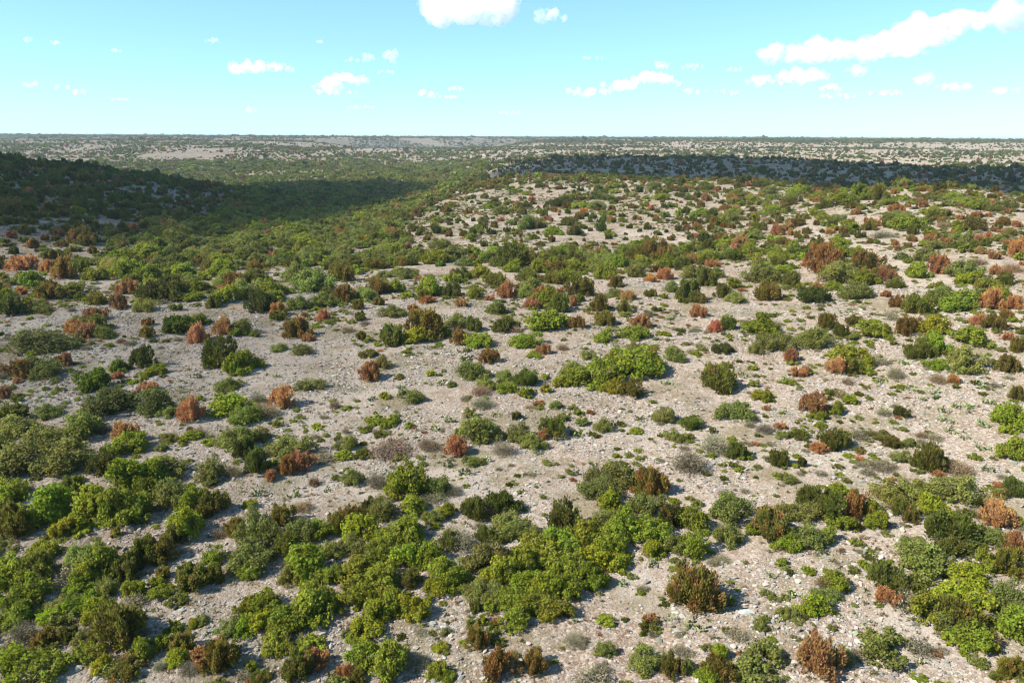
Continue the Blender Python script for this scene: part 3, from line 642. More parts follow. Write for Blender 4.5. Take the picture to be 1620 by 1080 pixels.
((1080, 210, 6), """40 532 80 50 R;230 542 180 90 J;320 562 70 50 R;430 492 160 70 J;590 492 150 70 Jd;520 602 160 80 V;660 642 140 70 G;490 642 100 30 R;830 582 200 90 V;740 522 200 80 J;1070 602 220 110 G;1250 642 140 60 G;1490 522 150 90 J;1350 532 130 70 J;1260 522 90 40 R;
1540 682 200 100 G;1350 722 160 80 J;1020 692 140 60 O;820 722 110 82 O;705 682 50 60 G;150 802 170 90 G;280 792 120 80 J;450 782 80 60 J;420 742 140 60 O;490 732 80 42 R;550 702 120 50 G;680 832 120 82 Gy;540 782 80 60 V;165 842 45 36 R;270 932 100 110 O;
250 842 60 50 R;390 902 80 82 O;465 912 80 62 O;520 872 55 50 J;690 972 140 110 J;650 892 80 50 R;740 912 80 70 J;890 982 150 112 R;1025 977 90 82 Rt;1100 1002 90 62 O;1180 962 90 76 O;830 872 70 50 J;1080 892 200 100 O;370 1007 140 72 Rd;480 1012 80 50 J;
75 1022 90 62 Jd;210 1062 160 112 Jd;110 1082 160 80 V;140 932 80 70 J;50 922 90 50 O;1390 962 110 70 R;1330 832 150 80 G;1470 852 140 100 V;1590 882 80 120 O;1270 882 80 70 O;910 832 50 36 Bt;640 1072 120 80 G;960 1070 180 70 O;1480 1070 200 90 G"""),
((1350, 210, 6), """60 642 150 120 G;230 642 180 130 J;350 692 160 80 G;405 762 165 92 R;650 712 110 92 R;660 772 100 70 V;580 662 130 60 Br;480 642 130 60 G;30 782 110 80 R;130 852 70 60 R;240 862 45 46 R;480 822 220 100 V;310 902 110 90 J;500 922 220 110 G;700 872 120 80 V;
830 852 80 80 R;1020 827 110 62 R;900 792 80 90 O;1160 802 100 62 R;1280 802 70 50 R;860 902 150 70 Br;990 932 120 80 Gy;1130 932 220 90 O;1420 882 140 92 O;1550 902 120 80 R;1500 982 160 80 O;1280 1010 110 95 R;1335 942 80 60 R;1185 1062 130 122 R;865 1072 130 92 R;
730 1022 120 50 R;720 1074 150 80 G;400 1072 90 62 R;550 1032 120 70 O;690 942 130 80 J;750 992 140 60 O;1090 1042 120 110 V;990 1022 150 80 V;1400 1042 150 60 V;1480 1082 160 70 R;150 932 160 70 O;60 1002 120 80 J;290 1002 200 80 B;740 562 70 40 R;830 602 150 52 O;
950 642 180 70 G;1080 682 150 60 G;1200 722 150 80 G;1330 672 90 52 R;1300 742 150 60 V;1450 742 200 70 V;570 562 90 50 G;640 562 90 50 O"""),
((0, 210, 6), """410 922 100 60 J;560 992 120 90 Rd;430 1022 90 72 Rd;310 1072 100 82 Rd;110 1002 130 82 R;250 972 130 90 O;330 822 180 72 J;590 1082 140 72 J;740 1012 80 62 R;50 1062 120 72 J;900 922 150 80 J;1040 912 110 60 R;1170 912 100 72 J;650 952 150 90 J;70 872 150 100 J;190 872 120 82 J;
600 800 160 80 O;480 720 160 70 R;350 370 110 50 R;100 400 130 60 Jd;480 460 240 90 J;300 470 100 50 J;980 500 80 40 R;930 580 100 60 O;1260 930 120 90 R;1420 900 220 100 V"""),
]
SPECIES = {'J': ('juniper_shrub', 'juniper'), 'O': ('juniper_shrub', 'juniper'), 'R': ('browned_juniper', 'juniper'), 'G': ('leafy_shrub', 'leafy'),
           'V': ('oak_shrub', 'oak'), 'B': ('dry_brush', 'brush'), 'P': ('prickly_pear', 'pear'), 'Y': ('yucca', 'yucca'), 'K': ('limestone_rock', 'rock')}
COLOUR = {'J': (0.156, 0.164, 0.032), 'O': (0.195, 0.168, 0.034), 'R': (0.41, 0.212, 0.090), 'G': (0.218, 0.252, 0.030), 'V': (0.205, 0.220, 0.054),
          'B': (0.175, 0.155, 0.098), 'P': (0.165, 0.19, 0.085), 'Y': (0.20, 0.19, 0.055), 'K': (0.33, 0.305, 0.27)}
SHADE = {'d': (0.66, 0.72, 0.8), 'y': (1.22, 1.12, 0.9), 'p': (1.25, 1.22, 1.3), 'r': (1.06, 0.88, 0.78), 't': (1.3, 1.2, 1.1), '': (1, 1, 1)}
DRY = {'O': 0.40, 'J': 0.20, 'R': 0.0, 'G': 0.0, 'V': 0.0, 'B': 0.0, 'P': 0.0, 'Y': 0.0, 'K': 0.0}

class Plant:
    __slots__ = ('px', 'py', 'w', 'code', 'pos', 'R', 'H', 'rot', 'tint', 'dry', 'hand', 'label', 'top')

def make_plant(code, pos, R, H, px, py, w, hand):
    p = Plant(); p.code = code; p.pos = pos; p.R = R; p.H = H; p.px = px; p.py = py; p.w = w; p.hand = hand; p.label = None
    p.rot = rng.uniform(0, 2 * math.pi)
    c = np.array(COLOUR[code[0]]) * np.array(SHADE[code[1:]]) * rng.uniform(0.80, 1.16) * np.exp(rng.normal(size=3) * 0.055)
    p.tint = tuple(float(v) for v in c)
    p.dry = float(np.clip(DRY[code[0]] + rng.normal() * 0.12, 0, 1)) if code[0] in 'JO' else 0.0
    return p

plants = []
for (ox, oy, sc), text in PLOTS:
    for e in text.replace('\n', '').split(';'):
        x, y, w, h, code = e.split()
        px = ox + float(x) / sc; pb = oy + float(y) / sc; w = float(w) / sc; h = float(h) / sc
        q = hit(px, pb - 0.25 * w * 0.4)
        if q is None:
            continue
        dist = math.hypot(q[0], q[1]); dep = math.atan2(CAM_Z - q[2], dist)
        s, c = math.sin(dep), math.cos(dep)
        q = hit(px, pb - 0.42 * w * s)
        if q is None:
            continue
        _, _, depth = to_px(*q)
        R = 0.5 * w * depth / FPX * {'G': 1.2, 'V': 1.16, 'J': 1.06, 'O': 1.06, 'R': 1.04, 'B': 1.15}.get(code[0], 1.0)
        hv = max(h * depth / FPX - 0.85 * R * s, 0.15 * R)
        H = math.sqrt(max(hv ** 2 - (0.85 * R * s) ** 2, 0.0)) / c
        lo, hi = {'P': (0.35, 0.9), 'Y': (0.7, 1.2), 'K': (0.4, 0.8), 'B': (0.45, 1.3)}.get(code[0], (0.75, 1.4))
        H = min(max(H, lo * R), hi * R)
        plants.append(make_plant(code, q, R, H, px, pb - h / 2, w, True))

# plants that stand in a thicket knit together
_P = np.array([[p.pos[0], p.pos[1], p.R] for p in plants])
for i, p in enumerate(plants):
    if p.code[0] in 'PYKB':
        continue
    d = np.hypot(_P[:, 0] - p.pos[0], _P[:, 1] - p.pos[1])
    near = int(((d < 1.5 * (_P[:, 2] + p.R)) & (_P[:, 2] > 0.6 * p.R)).sum()) - 1
    if near >= 2:
        k = {'G': 1.34, 'V': 1.18}.get(p.code[0], 1.1)
        p.R *= k; p.H = max(p.H * k, (0.95 if p.code[0] in 'GV' else 1.0) * p.R)

# ---- the plants beyond the ones measured singly
def in_poly(poly, x, y):
    r = np.zeros(x.shape, bool); n = len(poly)
    for i in range(n):
        x0, y0 = poly[i]; x1, y1 = poly[(i + 1) % n]
        cnd = ((y0 > y) != (y1 > y)) & (x < (x1 - x0) * (y - y0) / ((y1 - y0) if y1 != y0 else 1e-9) + x0)
        r ^= cnd
    return r
MIXES = {'hill': dict(J=.40, O=.14, R=.09, G=.22, V=.15), 'valley': dict(J=.22, O=.03, R=.03, G=.27, V=.45), 'left': dict(J=.62, O=.08, R=.1, G=.05, V=.15),
         'shade': dict(J=.66, O=.06, R=.12, G=.06, V=.10), 'right': dict(J=.27, O=.16, R=.10, G=.29, V=.18), 'far': dict(J=.45, O=.06, R=.05, G=.12, V=.32), 'near': dict(J=.2, O=.14, R=.12, G=.24, V=.3)}
AREAS = [  # outline in the frame, cover, kinds of plant, clumping
    ([(-300, 260), (1900, 260), (1900, 480), (-300, 480)], .34, 'hill', .5),
    ([(240, 258), (700, 258), (780, 290), (700, 310), (380, 300), (240, 280)], .66, 'valley', .2),
    ([(-400, 240), (0, 246), (250, 270), (400, 292), (330, 345), (190, 385), (-400, 385)], .38, 'left', .6),
    ([(-400, 345), (120, 345), (60, 405), (-400, 405)], .2, 'left', .5),
    ([(390, 288), (690, 294), (690, 312), (640, 345), (640, 410), (560, 440), (120, 425), (200, 380), (330, 345)], .70, 'valley', .25),
    ([(640, 350), (690, 318), (820, 290), (1090, 292), (1090, 360), (760, 400), (640, 410)], .16, 'hill', .6),
    ([(700, 378), (880, 355), (1140, 348), (1140, 398), (900, 404), (690, 410)], .07, 'hill', .4),
    ([(1080, 285), (1620, 300), (1900, 330), (1900, 425), (1130, 405), (1080, 380)], .22, 'right', .5),
    ([(560, 425), (640, 395), (760, 402), (1000, 398), (1240, 385), (1300, 400), (1250, 415), (1000, 436), (700, 446), (380, 452), (380, 430)], .72, 'valley', .3),
    ([(-300, 425), (1900, 420), (1900, 470), (-300, 470)], .20, 'near', .4),
]
def cover(px, py, r, x, y):
    cov = np.full(r.shape, .14); mixid = np.full(r.shape, 5); clump = np.full(r.shape, .8)
    names = list(MIXES)
    for poly, cv, mx, cl in AREAS:
        m = in_poly(poly, px, py) & (r < 1000)
        cov[m] = cv; mixid[m] = names.index(mx); clump[m] = cl
    m = (r > 400) & (r < 1000) & (px > 770)
    cov[m] = .13; mixid[m] = names.index('shade'); clump[m] = .7
    m = (r > 560) & (r < 1200) & (px < 770)
    cov[m] = .42; mixid[m] = names.index('valley'); clump[m] = .45
    m = (r > 1200) & (px < 330)
    cov[m] = .36; clump[m] = 1.1
    m = (r > 1200) & (px >= 330) & (px < 760)
    cov[m] = .27; clump[m] = 1.2
    m = (r > 1000) & (px >= 760)
    cov[m] = .21; clump[m] = 1.2
    zz = ground_z(x, y) - CAM_Z
    m = (r > 1000) & (r <= 1900)
    cov[m] = (.11 + .46 * smooth(-33, -45, zz[m])) * np.where(px[m] > 760, .8, 1.0)
    m = r > 1900
    cov[m] = np.where(px[m] < 330, .55, np.where(px[m] < 900, .55, .27)) * (0.9 + 1.7 * valley(x[m], y[m]))
    L = np.where(r > 900, 130.0, np.where(r > 380, 22.0, 12.0))
    nz = fbm(x / L, y / L, 77, 4)
    cov = np.clip(cov * (1 + clump * 3.2 * (nz - 0.5)), 0.0, 0.95)
    return cov, mixid, clump

def shrub_size(code, n):
    m = np.array([{'J': 1.45, 'O': 1.45, 'R': 1.2, 'G': 1.7, 'V': 2.0}[c] for c in code])
    return m * np.exp(rng.normal(size=n) * 0.40)

hp = np.array([[p.pos[0], p.pos[1], p.R] for p in plants if p.code[0] not in 'PYK'])
far_pts = []       # instances of the mass: (kind, lod, x, y, z, R, H, tint, dry)
cand = []
for r0, r1, dens, sizek in ((96, 420, 0.24, 1.0), (420, 1000, 0.12, 1.22), (1000, 2400, 0.058, 1.15), (2400, 6500, 0.0125, 2.1)):
    half = RAD(44)
    N = int(dens * half * (r1 ** 2 - r0 ** 2))
    r = np.sqrt(rng.uniform(r0 ** 2, r1 ** 2, N)); az = rng.uniform(-half, half, N)
    x = r * np.sin(az); y = r * np.cos(az); z = ground_z(x, y)
    px, py, _ = to_px(x, y, z)
    cov, mixid, cl = cover(px, py, r, x, y)
    shrink = np.where(r > 420, 0.74, np.where(r > 150, np.where(px > 620, 0.70, 0.78), 1.0)) if r0 < 1000 else np.ones(N)
    meanA = math.pi * (1.62 * sizek * shrink) ** 2
    keep = rng.random(N) < -np.log(1 - np.clip(cov, 0, .95)) / meanA / dens
    x, y, z, r, px, py, mixid, shrink = (v[keep] for v in (x, y, z, r, px, py, mixid, shrink))
    names = list(MIXES)
    code = np.empty(len(x), dtype='<U1')
    patch = fbm(x / 30, y / 30, 5, 2)
    for i, nm in enumerate(names):
        m = mixid == i; ks = list(MIXES[nm]); pr = np.array([MIXES[nm][k] for k in ks]); pr /= pr.sum()
        u = np.clip(0.55 * rng.random(m.sum()) + 0.45 * np.clip((patch[m] - 0.25) * 2, 0, 1), 0, 0.9999) if m.any() else np.zeros(0)
        u = np.where(rng.random(m.sum()) < 0.65, rng.random(m.sum()), u)
        code[m] = np.array(ks)[np.searchsorted(np.cumsum(pr), u).clip(0, len(ks) - 1)]
    R = shrub_size(code, len(x)) * sizek * shrink if len(x) else np.zeros(0)
    if r0 < 300:   # keep clear of the plants measured singly
        ok = np.ones(len(x), bool)
        for i in range(len(x)):
            d = np.hypot(hp[:, 0] - x[i], hp[:, 1] - y[i])
            ok[i] = (d > 0.8 * (hp[:, 2] + R[i])).all()
        x, y, z, r, px, py, code, R = (v[ok] for v in (x, y, z, r, px, py, code, R))
    asp = np.where(np.isin(code, ['V', 'G']), rng.uniform(.75, 1.1, len(x)), rng.uniform(.95, 1.45, len(x)))
    if sizek > 2:
        asp *= 0.65
    for i in range(len(x)):
        cand.append((code[i], x[i], y[i], z[i] - 0.05 * R[i], R[i], R[i] * asp[i], px[i], py[i], r[i]))

# the sight lines that ridges block
def seen(x, y, ztop):
    r = math.hypot(x, y); az = math.degrees(math.atan2(x, y))
    i = int(np.clip(np.searchsorted(AZ_G, az) - 1, 0, len(AZ_G) - 2))
    k = np.searchsorted(R_G, r * 0.985)
    return np.all((ZG[i, :k] - CAM_Z) / R_G[:k] < (ztop - CAM_Z) / r + 1e-3)

LIMIT = 285
count = {}
for p in plants:
    count[SPECIES[p.code[0]][0]] = count.get(SPECIES[p.code[0]][0], 0) + 1
order = sorted((i for i in range(len(cand)) if cand[i][8] < 330 and 0 < cand[i][6] < 1620), key=lambda i: -cand[i][4] / cand[i][8])
taken = set()
for i in order:
    code, x, y, z, R, H, px, py, r = cand[i]
    nm = SPECIES[code][0]; w = 2 * R / r * FPX
    if count.get(nm, 0) >= LIMIT or w < 13 or not seen(x, y, z + 0.7 * H):
        continue
    count[nm] = count.get(nm, 0) + 1; taken.add(i)
    plants.append(make_plant(code, np.array([x, y, z]), R, H, px, py - 0.4 * w, w, False))
mass = [c for i, c in enumerate(cand) if i not in taken]

# ------------------------------------------------------------------ labels: some plants stand out, the others are told from these
LANDMARKS = [  # (x, y in the frame, own label, how others refer to it)
    (1092, 935, 'big half-browned juniper standing alone on open rubble', 'the big half-browned juniper on rubble'),
    (1288, 1040, 'round rust juniper near the bottom edge on pinkish grass', 'the round rust juniper near the bottom'),
    (722, 700, 'tall rust-orange juniper amid grey brush in the middle', 'the tall rust juniper amid grey brush'),
    (202, 685, 'rust dome of a juniper right above a green bush', 'the rust dome above a green bush'),
    (305, 650, 'rust juniper on the left slope beside two shaded oaks', 'the rust juniper beside two shaded oaks'),
    (178, 632, 'big dark rounded oak on the shaded left slope', 'the big dark oak, left slope'),
    (1139, 595, 'lone domed green juniper right of centre with its shadow', 'the lone domed juniper right of centre'),
    (586, 588, 'lone rust ball of juniper left of centre on bare slope', 'the lone rust ball left of centre'),
    (1028, 765, 'olive juniper with browned top at the thicket end', 'the olive juniper ending the thicket'),
    (646, 762, 'bright rounded green bush just above the big thicket', 'the rounded bush above the thicket'),
    (797, 800, 'dark juniper on rubble above the big green thicket', 'the dark juniper above the thicket'),
    (892, 820, 'dark green juniper on the upper edge of the thicket', 'the juniper on the thicket edge'),
    (770, 908, 'wide grey oak in the heart of the green thicket', 'the grey oak inside the thicket', 'V'),
    (600, 960, 'bright bush in the lower lobe of the thicket', 'the thicket lobe bush'),
    (1007, 580, 'wide bright green clump in the middle of the slope', 'the wide bright clump, mid slope'),
    (623, 530, 'round dark juniper on the slope left of centre', 'the round dark juniper, mid slope'),
    (260, 455, 'largest dark juniper on the sunlit left flat', 'the largest juniper on the left flat'),
    (1287, 640, 'rust-brown juniper with a green companion on rubble', 'the rust-brown juniper with green companion'),
    (1317, 690, 'pointed green juniper with a rust skirt', 'the pointed juniper with rust skirt'),
    (1470, 722, 'tall green juniper beside pinkish bare brush', 'the tall juniper beside pinkish brush'),
    (1573, 808, 'upper of two rust junipers near the right edge', 'the upper rust juniper, right edge'),
    (1590, 890, 'lower browned juniper near the right edge', 'the lower browned juniper, right edge'),
    (1500, 835, 'broad green juniper just left of the rust junipers', 'the broad juniper by rust junipers'),
    (1512, 975, 'big green juniper inside the lower right thicket', 'the big lower right juniper'),
    (1400, 910, 'rounded juniper at the left tip of the lower right thicket', 'the lower right thicket tip'),
    (302, 915, 'rounded olive juniper on open rubble in the lower left', 'the lower left juniper on rubble'),
    (190, 1000, 'largest dark juniper in the lower left corner thicket', 'the largest lower left juniper'),
    (845, 1040, 'right one of the two olive junipers at the bottom', 'the right bottom juniper'),
    (757, 1008, 'browning juniper above the two bottom junipers', 'the browning juniper near bottom'),
    (477, 735, 'rust clump at the foot of a pale oak', 'the rust clump below an oak'),
    (30, 825, 'olive browned juniper at the left edge above pale gravel', 'the olive juniper, left edge'),
    (1292, 770, 'upright green juniper heading the right middle thicket', 'the upright juniper, right middle'),
    (1103, 493, 'lone rust-brown ball of juniper on the right flat', 'the lone rust ball, right flat'),
    (1417, 330, 'wide rust clump on the crown of the middle hill', 'the wide rust clump, hill crown'),
    (887, 318, 'dark oval clump high on the bare middle hill', 'the dark oval clump, middle hill'),
    (963, 374, 'lone dark juniper on the bare flank of the middle hill', 'the lone juniper, bare flank'),
    (1115, 378, 'dark tree at the foot of the middle hill', 'the dark tree below the hill'),
    (1195, 363, 'green juniper beside a rust one on the middle hill', 'the hillside juniper beside rust'),
    (1547, 375, 'bright rust juniper on the right-hand hill shoulder', 'the rust juniper, hill shoulder'),
    (1458, 322, 'orange juniper close below the hill crest', 'the orange juniper below the crest'),
    (72, 375, 'small rust ball on the shaded ground of the left hill', 'the shaded rust ball, left hill'),
    (37, 425, 'long rust clump at the sunlit left edge', 'the long rust clump, left edge'),
    (803, 458, 'rust and olive juniper on the far edge of the flat', 'the rust juniper, flat edge'),
    (945, 485, 'rounded browning juniper among rust ones on the flat', 'the rounded browning juniper, flat'),
    (1330, 430, 'broad grey oak on the right side of the flat', 'the broad oak, right flat'),
    (1490, 425, 'wide grey oak beside a rust juniper on the right', 'the wide oak, right slope', 'V'),
    (1535, 540, 'large green bush on the slope near the right edge', 'the large bush, right slope'),
    (410, 500, 'dark juniper beside rust ones on the left flat', 'the dark juniper, left flat'),
    (60, 560, 'wide dark oak at the shaded left edge', 'the wide dark oak, left edge'),
    (700, 350, 'grey-green oak on the left shoulder of the middle hill', 'the oak, hill shoulder', 'V'),
    (560, 400, 'rounded oak among the dense valley growth', 'the oak in valley growth'),
    (380, 420, 'green bush on the near rim of the valley', 'the bush on the valley rim'),
    (230, 330, 'juniper high on the shaded left hill', 'the juniper, shaded left hill', 'J'),
    (1250, 300, 'green clump on the crest of the middle hill', 'the green clump, hill crest'),
]
WORD = {'J': 'green', 'Jd': 'dark green', 'O': 'half-browned', 'Od': 'dim half-browned', 'R': 'rust', 'Rd': 'dark rust', 'Rt': 'tan', 'G': 'bright green', 'Gy': 'yellow-green', 'Gd': 'deep green',
        'V': 'grey-green', 'Vp': 'pale grey-green', 'Vd': 'dim grey-green', 'B': 'grey-brown', 'Br': 'reddish', 'Bt': 'tan', 'P': 'clumped', 'Y': 'yellowish', 'K': 'white'}
NOUN = {'J': 'juniper', 'O': 'juniper', 'R': 'juniper', 'G': 'leafy bush', 'V': 'oak shrub', 'B': 'bare brush', 'P': 'prickly pear', 'Y': 'yucca', 'K': 'limestone rock'}
NTH = ['first', 'second', 'third', 'fourth', 'fifth', 'sixth', 'seventh', 'eighth', 'ninth', 'tenth', 'eleventh', 'twelfth']
marks = []
for lx, ly, own, ref, *only_code in LANDMARKS:
    best = min((p for p in plants if p.label is None and p.code[0] not in 'PYK' and p.code[0] in (only_code or ['JORGVB'])[0]), key=lambda p: math.hypot(p.px - lx, p.py - ly) - 0.12 * p.w)
    best.label = own
    marks.append((best, ref))
families = {}
for p in plants:
    if p.label is not None:
        continue
    m, ref = min(marks, key=lambda q: math.hypot(q[0].px - p.px, 1.6 * (q[0].py - p.py)))
    dx, dy = p.px - m.px, 1.6 * (p.py - m.py)
    q = int(round(math.degrees(math.atan2(dy, dx)) / 45.0)) % 8
    rel = ['right of', 'lower right of', 'below', 'lower left of', 'left of', 'upper left of', 'above', 'upper right of'][q]
    families.setdefault((p.code, rel, ref), []).append((math.hypot(dx, dy), len(families), p))
drop = set()
for (code, rel, ref), mem in families.items():
    mem.sort(key=lambda t: t[0])
    n_used = 0
    for d, _, p in mem:
        if n_used >= 8 and not p.hand:
            drop.add(id(p)); continue
        n_used += 1
        only = len(mem) == 1
        size = 'large' if p.w > 60 else 'small' if p.w < 18 else ''
        first = size if only else NTH[min(n_used - 1, 11)]
        p.label = ' '.join(w for w in (first, WORD[code], NOUN[code[0]], rel, ref) if w)
for p in plants:
    if id(p) in drop:
        mass.append((p.code[0], *p.pos, p.R, p.H, p.px, p.py, math.hypot(p.pos[0], p.pos[1])))
plants = [p for p in plants if id(p) not in drop]
# ------------------------------------------------------------------ build the single plants
GROUPS = {'juniper_shrub': 'green and olive junipers on the hillsides', 'browned_juniper': 'browned junipers on the hillsides', 'leafy_shrub': 'bright leafy shrubs on the hillsides',
          'oak_shrub': 'grey-green oak shrubs on the hillsides', 'dry_brush': 'bare dry brush on the hillsides', 'prickly_pear': 'prickly pears among the rubble', 'yucca': 'yuccas on the slope', 'limestone_rock': 'loose limestone rocks'}
CATEGORY = {'juniper_shrub': 'juniper', 'browned_juniper': 'juniper', 'leafy_shrub': 'shrub', 'oak_shrub': 'oak shrub', 'dry_brush': 'brush', 'prickly_pear': 'cactus', 'yucca': 'yucca', 'limestone_rock': 'rock'}

def set_thing(o, p, name):
    o['label'] = p.label; o['category'] = CATEGORY[name]; o['group'] = GROUPS[name]

def place(o, p, zs=0.05):
    o.location = (p.pos[0], p.pos[1], p.pos[2] - zs * p.R)
    o.rotation_euler = (rng.normal() * 0.05, rng.normal() * 0.05, p.rot)

for p in plants:
    name, kind = SPECIES[p.code[0]]
    g = rng.integers(0, 1000)
    st = (1 + rng.normal() * 0.07, 1 + rng.normal() * 0.07)
    if kind in ('pear', 'yucca', 'rock'):
        me = {'pear': PEAR, 'yucca': YUCCA, 'rock': ROCK}[kind]
        if kind == 'rock':
            o = link(bpy.data.objects.new(name, me[g % len(me)])); place(o, p, 0.2); o.scale = (p.R, p.R, p.R); set_thing(o, p, name)
        else:
            e = link(bpy.data.objects.new(name, None)); e.empty_display_size = 0.2; place(e, p, 0.02); set_thing(e, p, name)
            o = link(bpy.data.objects.new('pads' if kind == 'pear' else 'blades', me[g % len(me)]), e)
            o.scale = (p.R, p.R, p.H); o['kind'] = 'stuff'      # a few pixels each
        o['tint'] = p.tint; o['dry'] = p.dry
        continue
    if p.hand and p.w > 26 and p.code[0] in 'RO':
        g = int(g) % 4
    lod = 'hi' if p.w > 22 else 'mid'
    if p.w < 15:
        o = link(bpy.data.objects.new(name, CROWN[kind, lod][g % NV]))
        place(o, p); o.scale = (p.R * st[0], p.R * st[1], p.H)
        o['tint'] = p.tint; o['dry'] = p.dry
        set_thing(o, p, name)
        continue
    e = link(bpy.data.objects.new(name, None)); e.empty_display_size = 0.3
    place(e, p)
    set_thing(e, p, name)
    c = link(bpy.data.objects.new('crown' if kind != 'brush' else 'twigs', CROWN[kind, lod][g % NV]), e)
    c.scale = (p.R * st[0], p.R * st[1], p.H); c['tint'] = p.tint; c['dry'] = p.dry
    if kind == 'brush':
        c['kind'] = 'stuff'
    t = link(bpy.data.objects.new('trunk', TRUNK[g % 5]), e)
    t.scale = (p.R * 0.8, p.R * 0.8, p.H * 0.85)

# ------------------------------------------------------------------ what is too much to count: one object of kind stuff each
def scatter_group(name, sources):
    """node tree that puts a copy of one of the source meshes on every point"""
    col = bpy.data.collections.new(name + ' sources')
    for i, me in enumerate(sources):
        col.objects.link(bpy.data.objects.new('%s_source_%02d' % (name, i), me))
    ng = bpy.data.node_groups.new(name, 'GeometryNodeTree')
    ng.interface.new_socket('Geometry', in_out='INPUT', socket_type='NodeSocketGeometry')
    ng.interface.new_socket('Geometry', in_out='OUTPUT', socket_type='NodeSocketGeometry')
    n = ng.nodes; L = ng.links.new
    gi = n.new('NodeGroupInput'); go = n.new('NodeGroupOutput')
    ci = n.new('GeometryNodeCollectionInfo'); ci.inputs[0].default_value = col
    ci.inputs[1].default_value = True; ci.inputs[2].default_value = True
    def attr(nm, typ):
        a = n.new('GeometryNodeInputNamedAttribute'); a.data_type = typ; a.inputs[0].default_value = nm
        return a.outputs[0]
    iop = n.new('GeometryNodeInstanceOnPoints')
    L(gi.outputs[0], iop.inputs['Points']); L(ci.outputs[0], iop.inputs['Instance'])
    iop.inputs['Pick Instance'].default_value = True
    L(attr('pick', 'INT'), iop.inputs['Instance Index'])
    e2r = n.new('FunctionNodeEulerToRotation'); L(attr('turn', 'FLOAT_VECTOR'), e2r.inputs[0])
    L(e2r.outputs[0], iop.inputs['Rotation']); L(attr('size', 'FLOAT_VECTOR'), iop.inputs['Scale'])
    L(iop.outputs[0], go.inputs[0])
    return ng

def scatter(name, label, category, sources, pos, pick, turn, size, tint, dry=None):
    me = bpy.data.meshes.new(name)
    k = len(pos)
    me.vertices.add(k); me.vertices.foreach_set('co', np.asarray(pos, np.float32).ravel())
    def put(nm, typ, arr, field):
        a = me.attributes.new(nm, typ, 'POINT'); a.data.foreach_set(field, np.ascontiguousarray(arr).ravel())
    put('pick', 'INT', np.asarray(pick, np.int32), 'value')
    put('turn', 'FLOAT_VECTOR', np.asarray(turn, np.float32), 'vector')
    put('size', 'FLOAT_VECTOR', np.asarray(size, np.float32), 'vector')
    put('tint', 'FLOAT_VECTOR', np.asarray(tint, np.float32), 'vector')
    put('dry', 'FLOAT', np.asarray(dry if dry is not None else np.zeros(k), np.float32), 'value')
    o = link(bpy.data.objects.new(name, me))
    m = o.modifiers.new('scatter', 'NODES'); m.node_group = scatter_group(name, sources)
    o['kind'] = 'stuff'; o['label'] = label; o['category'] = category
    return o

mc = np.array([m[0] for m in mass]); mx = np.array([m[1:] for m in mass], float)
k = len(mc)
kinds = np.array([SPECIES[c][1] for c in mc])
src = [m for kk in ('juniper', 'leafy', 'oak') for lod in ('mid', 'low') for m in CROWN[kk, lod]]
base = {('juniper', 0): 0, ('juniper', 1): NV, ('leafy', 0): 2 * NV, ('leafy', 1): 3 * NV, ('oak', 0): 4 * NV, ('oak', 1): 5 * NV}
low = (mx[:, 7] > 330).astype(int)
pick = np.array([base[a, b] for a, b in zip(kinds, low)]) + rng.integers(0, NV, k)
turn = np.stack([rng.normal(size=k) * 0.05, rng.normal(size=k) * 0.05, rng.uniform(0, 6.28, k)], 1)
tint = np.array([COLOUR[c] for c in mc]) * rng.uniform(0.75, 1.2, (k, 1)) * np.exp(rng.normal(size=(k, 3)) * 0.06)
dark = rng.random(k) < 0.2
tint[dark] *= (0.72, 0.78, 0.85)
dry = np.where(mc == 'O', 0.47, np.where(mc == 'J', 0.1, 0.0)) + rng.normal(size=k) * 0.06 * np.isin(mc, ['J', 'O'])
near_m = mx[:, 7] < 1000
for sel, nm, lb in ((near_m, 'hillside_shrubbery', 'dense distant junipers and oaks covering valley and middle hills'), (~near_m, 'far_woods', 'hazy scrub woods spread over the far hills')):
    scatter(nm, lb, 'shrubs', src, mx[sel, 0:3], pick[sel], turn[sel], np.stack([mx[sel, 3], mx[sel, 3], mx[sel, 4]], 1), tint[sel], dry[sel])

# loose limestone rubble, thinning with distance
def sector(n, r0, r1, half=41.0, power=1.0):
    u = rng.random(n) ** power
    r = np.sqrt(r0 ** 2 + u * (r1 ** 2 - r0 ** 2)); a = rng.uniform(-RAD(half), RAD(half), n)
    return r * np.sin(a), r * np.cos(a), r
x, y, r = sector(150000, 20, 125, power=1.35)
nz = fbm(x / 5.0, y / 5.0, 41, 4)
keep = rng.random(len(x)) < smooth(0.38, 0.62, nz) * 0.9 + 0.06
x, y, r = x[keep], y[keep], r[keep]; k = len(x)
s = np.clip(0.055 * np.exp(rng.normal(size=k) * 0.5), 0.03, 0.20) * (1 + 0.005 * r)
z = ground_z(x, y) + 0.15 * s
st = np.array([0.325, 0.298, 0.262]) * rng.uniform(0.45, 1.18, (k, 1)) * np.exp(rng.normal(size=(k, 3)) * 0.04)
scatter('limestone_rubble', 'pale broken limestone strewn over the near slope', 'rubble', PEBBLE, np.stack([x, y, z], 1), rng.integers(0, 6, k),
        np.stack([rng.normal(size=k) * 0.3, rng.normal(size=k) * 0.3, rng.uniform(0, 6.28, k)], 1), np.stack([s, s, s * rng.uniform(0.7, 1.2, k)], 1), st)

